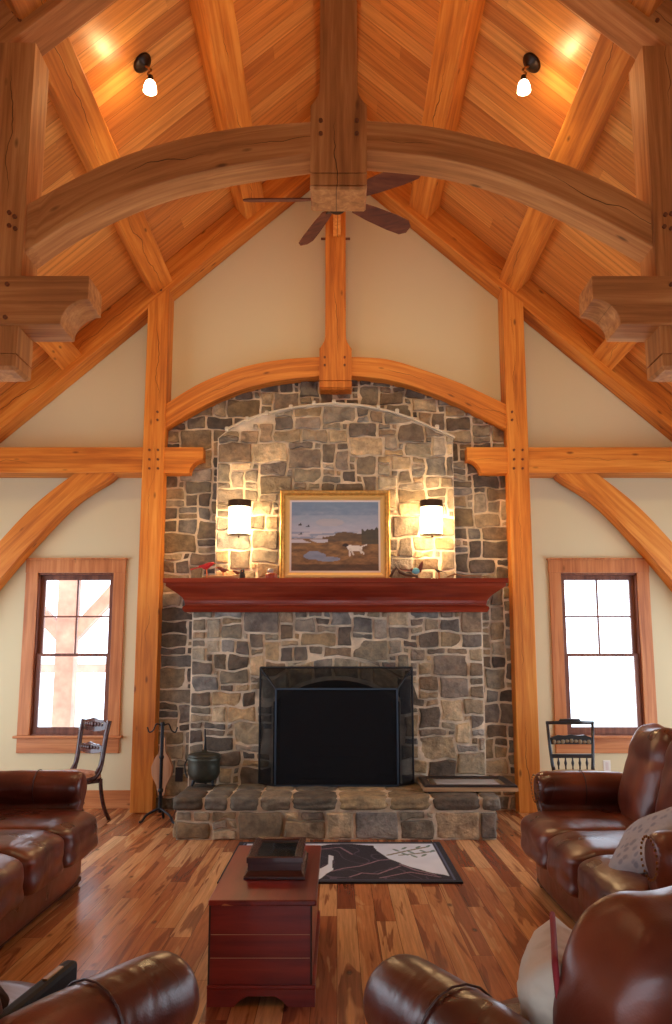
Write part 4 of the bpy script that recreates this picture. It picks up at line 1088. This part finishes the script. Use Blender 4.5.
# ---------------------------------------------------------------- cedar chest
ca, cb_ = -.585, -.093; cy0, cy1 = 3.83, 4.97; CH = .455
cz = empty('cedar_chest', ((ca+cb_)/2, (cy0+cy1)/2, 0), label='red cedar chest on bracket feet in the middle of the floor', cat='chest')
o_ = .012
build(G().box(ca+.004, cb_-.02, cy0+.02, cy1-.02, .085, CH-.026), 'chest_body', CEDAR, cz, gc=lambda p: (p.x+p.y, p.z*1.2+2, 0), bevel=.003)
g = G()
for (x0, x1, y0, y1) in ((ca+.002, cb_-.018, cy0+.018, cy0+.03),):
    for z in (.2, .3): build(G().box(x0+.01, x1-.012, cy0+.0192, cy0+.022, z, z+.003), 'sapwood_line', PALE, cz)
for xa_ in (ca+.002, cb_-.028): build(G().box(xa_, xa_+.008, cy0+.018, cy0+.026, .085, CH-.026), 'corner_strip', GROOVE, cz)
build(G().box(ca-.0, cb_, cy0, cy1, CH-.026, CH), 'lid', CEDAR, cz, gc=lambda p: (p.y, p.x+.05, p.z), bevel=.006)
build(G().box(ca+.0, cb_-.004, cy0+.006, cy1-.006, .072, .09), 'base_moulding', CEDAR, cz, gc='x', bevel=.004)
def brk(w, h, fl):
    """plinth outline with a scrolled cut-out"""
    P = [(0, 0), (0, h), (w, h), (w, 0), (w-fl, 0)]
    for k in range(1, 6):
        t = k/6; P.append((w-fl-.05*t, .036*math.sin(t*math.pi/2)**1.2))
    P += [(w-fl-.06, .044), (fl+.06, .044)]
    for k in range(5, 0, -1):
        t = k/6; P.append((fl+.05*t, .036*math.sin(t*math.pi/2)**1.2))
    P.append((fl, 0)); return P
for y in (cy0+.008, cy1-.026):
    build(G().prism([(ca+.002+a, b_) for a, b_ in brk(cb_-.008-ca, .072, .12)], y, y+.018), 'bracket_foot', CEDAR, cz, gc='x')
for x in (ca+.004, cb_-.024):
    build(G().prism([(cy0+.026+a, b_) for a, b_ in brk(cy1-cy0-.052, .072, .16)], x, x+.018, 'x'), 'bracket_foot', CEDAR, cz, gc='y')
# display box on the chest
pa, pb = onz(243.5, 880, CH), onz(304.8, 880, CH); yb0 = pa.y; bx0, bx1 = pa.x, pb.x
bh = zat(857.5, yb0)-CH-.0; pk = onz(256, 836, CH+bh); yb1 = max(yb0+.25, pk.y)
bxo = empty('display_box', ((bx0+bx1)/2, (yb0+yb1)/2, CH), label='small dark glass-topped display box on the cedar chest', cat='box')
cx, cyy = (bx0+bx1)/2, (yb0+yb1)/2; hx_, hy_ = (bx1-bx0)/2, (yb1-yb0)/2
def brg(pr, name, mat):
    rs = [[Vector((cx-hx_+d, cyy-hy_+d, CH+z)), Vector((cx+hx_-d, cyy-hy_+d, CH+z)), Vector((cx+hx_-d, cyy+hy_-d, CH+z)), Vector((cx-hx_+d, cyy+hy_-d, CH+z))] for d, z in pr]
    return build(G().rings(rs), name, mat, bxo, bevel=.002)
brg([(.0, .001), (0, .016), (.006, .02), (.014, .032), (.018, .04)], 'base_moulding', WALNUT)
brg([(.018, .04), (.018, bh-.03)], 'box_body', WALNUT)
g = G(); cs = [[(cx-hx_+d, cyy-hy_+d, CH+z), (cx+hx_-d, cyy-hy_+d, CH+z), (cx+hx_-d, cyy+hy_-d, CH+z), (cx-hx_+d, cyy+hy_-d, CH+z)] for d, z in [(.012, bh-.03), (.012, bh-.004), (.02, bh), (.05, bh-.004), (.056, bh-.012), (.056, bh-.03)]]
k = len(cs); g.add([Vector(p) for r_ in cs for p in r_], [(i*4+j, i*4+(j+1) % 4, ((i+1) % k)*4+(j+1) % 4, ((i+1) % k)*4+j) for i in range(k) for j in range(4)])
build(g, 'lid_frame', WALNUT, bxo)
brg([(.055, bh-.022), (.055, bh-.015)], 'glass_top', DGLASS)

# ---------------------------------------------------------------- leather seating
def arm_mesh(L, W=.24, H=.66, seg_n=10):
    """rolled arm along +y, inside face at x=0, outside toward -x; local"""
    r = .125; cz_ = H-r; pr = []
    for k in range(13):                                  # scroll over the top
        a = R(-60+k*25); pr.append((-.13+r*math.cos(a)*1.02, cz_+r*math.sin(a)))
    pr += [(-W+.045, cz_-.14), (-W+.03, .25), (-W+.02, .06), (-.0, .06), (-.0, .25), (-.012, cz_-.15)]
    cxm = sum(p[0] for p in pr)/len(pr)
    ys = [(0, .55), (.012, .8), (.035, .94), (.075, 1.), (.3, 1.), (.301, .985), (.315, .985), (.316, 1.), (L, 1.)]
    rs = []
    for y, s_ in ys:
        ring = []
        for x, z in pr:
            top = z > cz_-.16
            c0 = (-.13, cz_) if top else (-W/2, z)
            yo = -.03 if top else .035*(1 if y < .1 else 0)
            if not top: ring.append(Vector((c0[0]+(x-c0[0])*s_, y+yo*(y < .1), z)))
            else: ring.append(Vector((c0[0]+(x-c0[0])*s_, y+yo*(y < .1), c0[1]+(z-c0[1])*s_)))
        rs.append(ring)
    return G().rings(rs)
def lounge(name, loc, rz, n, cw, label, cat, depth=.95, nails=False, back_h=1.02, grp=None, seat_h=.45, armH=.66, frame_h=None, aL=.24):
    """local frame: x along the seat, y from the front edge to the back, z up"""
    root = empty(name, loc, rz, label=label, cat=cat, group=grp)
    W = n*cw
    g = G(); g.soft((0, depth/2+.03, .2), (W+.16, depth-.08, .34), k=14, n=8)
    build(g, 'base_frame', LEATH, root, smooth=True, space='local')
    build(G().box(-W/2-.06, W/2+.06, .1, depth-.02, .02, .06), 'plinth', SEAM, root, space='local', bevel=.01)
    for sx in (-1, 1):
        for yy in (.14, depth-.08):
            build(G().lathe([(.0, 0), (.028, 0), (.036, .03), (.03, .05), (0, .05)], (sx*(W/2+.02), yy, 0), 12), 'foot', WALNUT, root, space='local')
    for sx in (-1, 1):
        g = arm_mesh(depth-.22, H=armH)
        M = Matrix.Translation((sx*(W/2), .16, 0)) @ Matrix.Diagonal((-sx if False else (1 if sx < 0 else -1), 1, 1, 1))
        g.xf(M); a = build(g, 'arm', LEATH, root, smooth=True, space='local', sub=1)
        if nails:
            r = .11; g = G()
            for k in range(22):
                an = R(k*360/22); g.ball((sx*(W/2+.13)+r*.85*math.cos(an), .125, armH-.125+r*.85*math.sin(an)), (.008, .006, .008), 5)
            build(g, 'nailheads', BRASSN, a, space='local')
    for sx in (-1, 1):
        rr_ = .1265; pts_ = [(sx*(W/2+.13-rr_*1.0*math.cos(R(-60+k*20))), -.0+.16+.3, armH-.125+rr_*math.sin(R(-60+k*20))) for k in range(13)]
        build(G().tube(pts_, .0035, 5), 'arm_piping', SEAM, root, smooth=True, space='local')
    for i in range(n):
        x = -W/2+cw*(i+.5); t = (.10 if i == 0 else 0), (.10 if i == n-1 else 0)
        w0, w1 = x-cw/2-(t[0] if n > 1 or True else 0), x+cw/2+t[1]
        g = G().soft(((w0+w1)/2, .37, seat_h-.115), (w1-w0-.006, .78, .25), k=7, n=24, puff=.13, noise=.035, seed=i*5.1+1)
        for p in g.v:
            f_ = max(0, min(1, (p.y-.13)/.07)); f_ = f_*f_*(3-2*f_)
            lo_, hi_ = x-cw/2+.003, x+cw/2-.003
            p.x += (max(lo_, min(hi_, p.x))-p.x)*f_
            p.z -= .03*max(0, (.14-p.y)/.14)
        build(g, 'seat_cushion', LEATH, root, smooth=True, space='local')
        rot = Matrix.Rotation(R(-14), 3, 'X')
        g = G().soft((x, depth-.22, seat_h+(back_h-seat_h)/2-.02), (cw+.02, .34, back_h-seat_h+.14), k=3.4, n=26, rot=rot, noise=.085, seed=i*7.7+2)
        for p in g.v:
            t_ = (p.z-seat_h)/(back_h-seat_h); p.y += .012*math.exp(-((t_-.72)/.07)**2)*(1 if p.y < depth-.2 else 0)
        build(g, 'back_cushion', LEATH, root, smooth=True, space='local')
    fh = frame_h or back_h; g = G().soft((0, depth-.05, fh/2+.03), (W+.22, .26, fh-.02), k=5.5, n=20, noise=.03, rot=Matrix.Rotation(R(-6), 3, 'X'))
    build(g, 'back_frame', LEATH, root, smooth=True, space='local')
    return root
lounge('leather_sofa', (1.29, 4.86, 0), R(-90), 3, .62, 'long brown leather sofa along the right side, in front of the black chair', 'sofa', nails=True, depth=1.06, armH=.77, seat_h=.5, back_h=1.06)
lounge('leather_sofa', (-1.69, 4.9, 0), R(90), 3, .62, 'long brown leather sofa cut by the left edge of the picture', 'sofa', depth=1.3, armH=.77, seat_h=.5, back_h=1.1)
lounge('leather_armchair', (.49, 2.76, 0), R(207), 1, .62, 'leather armchair at the bottom right holding a cream pillow', 'armchair', armH=.71, back_h=.90, seat_h=.46, frame_h=.6)
lounge('leather_armchair', (-.78, 2.8, 0), R(150), 1, .62, 'leather armchair at the bottom left holding a black case', 'armchair', armH=.71, back_h=.90, seat_h=.46, frame_h=.6)

# pillows
def pillow(name, c, size, rot, mat, lab, piping=None):
    root = empty(name, c, label=lab, cat='pillow')
    Rm = rot
    g = G(); n = 14; idx = {}
    for side_ in (1, -1):
        for j in range(n+1):
            for i in range(n+1):
                u, v = 2*i/n-1, 2*j/n-1
                e_ = (1-u**4)*(1-v**4); pin = 1-.10*(1-abs(u)**2)*abs(v)**3 if False else 1
                x = u*size[0]/2*(1-.07*(1-u*u)*0-.06*(1-abs(v))*abs(u)); y_ = v*size[1]/2*(1-.06*(1-abs(u))*abs(v))
                p = Vector((x, y_, side_*size[2]/2*e_**.6+mnoise.noise(Vector((u*2+c[0], v*2, side_)))*.02*e_))
                g.v.append(Rm @ p); g.c.append((.5, .5, .5))
        o0 = len(g.v)-(n+1)**2
        for j in range(n):
            for i in range(n):
                a = o0+j*(n+1)+i; q = (a, a+1, a+n+2, a+n+1); g.f.append(q if side_ > 0 else q[::-1])
    ob = build(g, 'pillow_cover', mat, root, smooth=True, space='local')
    if piping:
        e = []
        m_ = 8
        for (u0, v0, u1, v1) in ((-1, -1, 1, -1), (1, -1, 1, 1), (1, 1, -1, 1), (-1, 1, -1, -1)):
            for k in range(m_):
                u, v = u0+(u1-u0)*k/m_, v0+(v1-v0)*k/m_
                e.append(Rm @ Vector((u*size[0]/2*(1-.06*(1-abs(v))*abs(u)), v*size[1]/2*(1-.06*(1-abs(u))*abs(v)), 0)))
        e.append(e[0]); build(G().tube(e, .008, 6), 'piping', piping, root, smooth=True, space='local')
    return root
pillow('throw_pillow', (.575, 2.2, .62), (.40, .38, .2), Matrix.Rotation(R(76), 3, 'Z') @ Matrix.Rotation(R(86), 3, 'X'), PILW, 'cream throw pillow with red piping in the bottom right armchair', REDP)
pillow('throw_pillow', (1.57, 4.2, .62), (.46, .46, .13), Matrix.Rotation(R(-90), 3, 'Z') @ Matrix.Rotation(R(42), 3, 'X') @ Matrix.Rotation(R(38), 3, 'Z'), PILB, 'pale blue-grey throw pillow on the right sofa')

# black case standing on its long edge on the seat, and the dark throw
la = empty('black_case', (-.80, 2.27, .53), R(-7), label='black slim case standing on edge in the bottom left armchair', cat='case')
build(G().box(-.022, .022, -.24, .22, -.03, .13), 'case_body', CHARC, la, space='local', bevel=.014)
build(G().box(-.008, .008, .05, .15, .128, .134), 'zip_pull', BRASSN, la, space='local', bevel=.002)
build(G().tube([(-.02, -.2, .12), (-.02, .2, .12)], .004, 6), 'zip', BLACKP, la, space='local')
g = G().soft((-1.03, 2.25, .56), (.3, .34, .2), k=3, n=14, noise=.22, seed=3)
build(g, 'knitted_throw', THROW, smooth=True, label='dark brown knitted throw bunched in the bottom left armchair', cat='throw blanket')

# ---------------------------------------------------------------- side chairs
# left: carved parlour chair, turned to face the room corner
def parlour():
    L = Vector((-2.22, 8.42, 0)); rz = math.atan2(-.62, .79)+0
    root = empty('parlour_chair', (-2.62, 8.17, 0), R(-38), label='carved dark wooden chair with rose seat below the left window', cat='chair')
    # local: x across, -y front, +y back
    w = .21; sh = .47
    def lb(g, nm, mat, **k): return build(g, nm, mat, root, space='local', **k)
    lb(G().soft((0, 0, sh-.03), (.46, .44, .075), k=5, n=10, puff=.5), 'seat', SEATF, smooth=True)
    g = G().rings([[Vector((x, y, z)) for x, y in ((-.225, -.215), (.225, -.215), (.2, .2), (-.2, .2))] for z in (sh-.1, sh-.045)])
    lb(g, 'seat_rail', WALNUT, bevel=.006)
    for sx in (-1, 1):
        p = spline([(sx*w, -.02, sh-.06), (sx*w, .1, sh-.04), (sx*w, .17, sh+.05), (sx*w, .2, sh+.2), (sx*(w+.005), .22, sh+.36), (sx*(w+.01), .25, sh+.5)], 5)
        lb(G().tube(p, [.03]*10+[.025]*(len(p)-10), 8), 'back_stile', WALNUT, smooth=True)
        p = spline([(sx*w, .18, sh-.06), (sx*w, .19, .3), (sx*w, .23, .14), (sx*w, .3, 0.0)], 5)
        lb(G().tube(p, .02, 8), 'leg', WALNUT, smooth=True)
        p = spline([(sx*w, -.19, sh-.07), (sx*w, -.2, .3), (sx*w, -.17, .12), (sx*w, -.2, 0.0)], 5)
        lb(G().tube(p, [.028-.010*k/(len(p)-1) for k in range(len(p))], 8), 'leg', WALNUT, smooth=True)
    lb(G().tube([(-w, 0, .2), (w, 0, .2)], .01, 8), 'stretcher', WALNUT)
    # crest rail and carved splat
    def rail(z0, h, amp, nm, y0):
        rs = []
        for k in range(17):
            t = -1+k/8; x = t*(w+.01); zt3 = z0+h*(.5+.5*(1-t*t))+amp*.4*math.cos(t*9)*(1-abs(t)); zb3 = z0-h*.35*(1-t*t)*(1 if amp > .012 else .2)
            rs.append([Vector((x, y0-.012-.02*(1-t*t), zb3)), Vector((x, y0+.012-.02*(1-t*t), zb3)), Vector((x, y0+.012-.02*(1-t*t), zt3)), Vector((x, y0-.012-.02*(1-t*t), zt3))])
        ob = lb(G().rings(rs), nm, WALNUT, bevel=.003)
        g = G()
        for k in range(-3, 4):
            g.ball((k*.045, y0-.042+.006*abs(k), z0+h*.42), (.02, .01, h*.28-.002*abs(k)), 7)
        build(g, 'carving', WALNUT, ob, space='local', smooth=True)
    rail(sh+.42, .1, .014, 'crest_rail', .245); rail(sh+.2, .08, .02, 'carved_splat', .21)
parlour()
# right: black painted chair with stencilled back
def stencil_chair():
    yb3 = 8.35; x0, x1 = at(548.5, 730, yb3).x, at(594, 730, yb3).x; cx = (x0+x1)/2; w = (x1-x0)/2
    root = empty('stencilled_chair', (cx, yb3-.2, 0), 0, label='black painted chair with gold stencilled back under the right window', cat='chair')
    def z(py): return zat(py, yb3)
    def lb(g, nm, mat, **k): return build(g, nm, mat, root, space='local', **k)
    sh = .46; zt3 = z(723)
    Y = .2
    for sx in (-1, 1):
        p = [(sx*w*.84, Y-.02, sh), (sx*w*.88, Y, z(765)), (sx*w*.95, Y+.02, z(745)), (sx*w, Y+.04, zt3)]
        lb(G().tube(p, [.02, .018, .017, .015], 8), 'back_stile', BLACKP, smooth=True)
        lb(G().tube([(sx*w*.84, Y-.03, sh), (sx*w*.9, Y+.06, 0)], [.02, .014], 8), 'leg', BLACKP, smooth=True)
        lb(G().tube([(sx*w*.86, -.2, sh-.02), (sx*w*.88, -.21, .3), (sx*w*.9, -.22, .16), (sx*w*.9, -.22, 0)], [.022, .024, .016, .014], 8), 'leg', BLACKP, smooth=True)
    def bar(py0, py1, ww, nm, dy, mat=BLACKP, y=0.):
        return lb(G().box(-ww, ww, Y+dy-.012, Y+dy+.012, z(py1), z(py0)), nm, mat, bevel=.005)
    lb(G().rings([[Vector((x, Y+.04+.014*math.cos(a), zt3+hh+rr*math.sin(a))) for a in [2*math.pi*i/8 for i in range(8)]] for x, hh, rr in ((-w*1.06, 0, .016), (-w*.5, .002, .018), (-w*.42, .012, .03), (w*.42, .012, .03), (w*.5, .002, .018), (w*1.06, 0, .016))]), 'crest_rail', BLACKP, smooth=True)
    rs = []
    for k in range(17):
        t = -1+k/8; rs.append([Vector((t*w*.93, Y+.01+d, zz_)) for d, zz_ in ((0, z(744.5)), (.02, z(744.5)), (.02, z(738)+.035*(1-t**4)*(1-.3*abs(math.sin(t*5)))), (0, z(738)+.035*(1-t**4)*(1-.3*abs(math.sin(t*5)))))])
    sp = lb(G().rings(rs), 'stencilled_splat', BLACKP)
    g = G()
    for k in range(-4, 5):
        g.ball((k*w*.19, Y+.006, z(741.5)+.006*math.cos(k)), (.021, .006, .017 if k % 2 else .024), 6)
    build(g, 'gold_stencil', GOLDP, sp, space='local')
    bar(754, 758, w*.9, 'lower_rail', .0)
    for k in range(5):
        x = -w*.62+k*w*.31
        lb(G().lathe([(0, sh), (.008, sh), (.008, sh+.05), (.016, z(763)-.0), (.009, z(760)), (.008, z(757)), (0, z(757))], (x, Y-.005, 0), 8), 'spindle', BLACKP, smooth=True)
    lb(G().soft((0, 0, sh), (2*w*.98, .44, .045), k=6, n=8), 'seat', plain('rush_seat', (170, 140, 96), .9, vary=60), smooth=True)
    for y in (-.2, .2):
        lb(G().tube([(-w*.88, y, .2), (w*.88, y, .2)], .011, 8), 'stretcher', BLACKP)
stencil_chair()
c = at(607, 766, YW-.006)
o = empty('wall_outlet', (c.x, YW, c.z-.05), label='small outlet plate low on the right wall by the sofa', cat='outlet')
build(G().box(c.x-.04, c.x+.04, YW-.007, YW, c.z-.06, c.z+.06), 'cover_plate', WHITE, o, bevel=.003)
build(G().box(c.x-.016, c.x+.016, YW-.009, YW-.006, c.z-.04, c.z+.04), 'socket', LINER, o)

# ---------------------------------------------------------------- ceiling lights
def ceil_light(sgn, xa, ya, lab, grp=None, glow=13., spot=80.):
    n = Vector((-sgn*.665, 0, -.747)); b_ = Vector((sgn*xa, ya, zc(xa)))
    root = empty('ceiling_spotlight', b_, label=lab, cat='ceiling light', group=grp)
    q = n.to_track_quat('Z', 'Y').to_matrix().to_4x4()
    g = G().lathe([(.0, .0), (.085, 0), (.088, .012), (.078, .024), (.05, .03), (.03, .045), (0, .048)], n=24, m=q)
    build(g, 'canopy', BRONZE, root, smooth=True, space='local')
    tip = n*.045; el = Vector((-sgn*.06, -.02, -.12)); hd = Vector((-sgn*.085, -.03, -.17))
    build(G().tube(spline([tip, tip+n*.05+Vector((-sgn*.02, 0, 0)), el, hd], 5), .009, 8), 'swivel_arm', BRASSN, root, smooth=True, space='local')
    build(G().tube([hd+Vector((0, 0, .02)), hd+Vector((0, 0, -.035))], [.02, .03], 12), 'socket_cup', BRONZE, root, space='local')
    g = G().lathe([(.03, -.03), (.042, -.045), (.052, -.08), (.056, -.12), (.05, -.122), (.0, -.11)], tuple(hd), 18)
    build(g, 'lamp_shade', SHADE, root, smooth=True, space='local')
    L = bpy.data.lights.new('bulb_glow', 'POINT'); L.energy = glow; L.color = (1, .64, .27); L.shadow_soft_size = .05
    o = bpy.data.objects.new('bulb_glow', L); COL.objects.link(o); o.parent = root; o.location = hd+Vector((0, 0, -.16))
    L = bpy.data.lights.new('bulb_beam', 'SPOT'); L.energy = spot; L.color = (1, .80, .45); L.spot_size = R(150); L.spot_blend = 1; L.shadow_soft_size = .06
    o = bpy.data.objects.new('bulb_beam', L); COL.objects.link(o); o.parent = root; o.location = hd+Vector((0, 0, -.17))
    d = Vector((-sgn*.1, .45, -1)); o.rotation_euler = d.to_track_quat('-Z', 'Y').to_euler()
    return root
ceil_light(-1, 1.62, 5.97, 'bronze ceiling spotlight on the left slope between the two frames')
ceil_light(1, 1.62, 5.97, 'bronze ceiling spotlight on the right slope between the two frames')
ceil_light(-1, .5, 5.25, 'bronze spotlight on the left slope near the ridge, above the picture edge', glow=14., spot=28.)
ceil_light(1, .5, 5.25, 'bronze spotlight on the right slope near the ridge, above the picture edge', glow=14., spot=28.)
ceil_light(-1, 1.62, 2.2, 'added unseen bronze ceiling spotlight overhead on the left slope', glow=4., spot=4.)  # this pair is out of view, added for warm fill light
ceil_light(1, 1.62, 2.2, 'added unseen bronze ceiling spotlight overhead on the right slope', glow=4., spot=4.)

# ---------------------------------------------------------------- ceiling fan
FX, FY, FZ = .0, 5.75, 5.1
fan = empty('ceiling_fan', (FX, FY, FZ), label='five-bladed dark wood ceiling fan hanging behind the near king post', cat='ceiling fan')
build(G().lathe([(0, -.1), (.05, -.1), (.09, -.06), (.1, .0), (.09, .06), (.05, .1), (0, .1)], (FX, FY, FZ), 20), 'motor', BRONZE, fan, smooth=True)
build(G().tube([(FX, FY, FZ+.09), (FX, FY, ZC-.34)], .014, 8), 'downrod', BRONZE, fan)
for a in (179, 113, 36, -33, -103):
    Mx = Matrix.Translation((FX, FY, FZ)) @ Matrix.Rotation(R(a), 4, 'Z') @ Matrix.Rotation(R(-24), 4, 'X')
    P = [(.18, -.05), (.33, -.066), (.55, -.075), (.68, -.07), (.73, -.033), (.73, .033), (.68, .07), (.55, .075), (.33, .066), (.18, .05)]
    bl = build(G().prism(P, -.005, .005, 'z').xf(Mx), 'fan_blade', BLADE, fan, gc='x')
    build(G().box(.07, .2, -.018, .018, -.012, -.004).xf(Mx), 'blade_iron', BRONZE, bl if False else fan)

# ---------------------------------------------------------------- daylight, camera
w = bpy.data.worlds.new('World'); sc.world = w; w.use_nodes = True
nt = w.node_tree; bg = nt.nodes['Background']
tc = nt.nodes.new('ShaderNodeTexCoord'); sx = nt.nodes.new('ShaderNodeSeparateXYZ'); nt.links.new(tc.outputs['Generated'], sx.inputs[0])
rp_ = ramp(nt, sx.outputs[2], [(.45, (.66, .74, .86)), (.52, (.76, .87, 1.)), (.9, (.55, .74, 1.))])
nt.links.new(rp_.outputs[0], bg.inputs[0]); bg.inputs[1].default_value = 5.

cam = bpy.data.cameras.new('Camera'); co = bpy.data.objects.new('Camera', cam); COL.objects.link(co)
co.location = (0, 0, EYE); co.rotation_euler = (math.pi/2+TH, 0, 0)
cam.sensor_width = 36; cam.sensor_fit = 'AUTO'; cam.lens = 800/1024*36
cam.shift_x = -1/1024; cam.shift_y = 36/1024; cam.clip_start = .05
sc.camera = co
sc.view_settings.view_transform = 'Standard'; sc.view_settings.look = 'None'
sc.view_settings.exposure = .05; sc.view_settings.gamma = 1.; sc.view_settings.use_curve_mapping = False
sc.cycles.use_denoising = True
sc.cycles.max_bounces = 8; sc.cycles.diffuse_bounces = 5; sc.cycles.glossy_bounces = 4; sc.cycles.transparent_max_bounces = 12
sc.cycles.sample_clamp_indirect = 6.; sc.cycles.caustics_reflective = False; sc.cycles.caustics_refractive = False
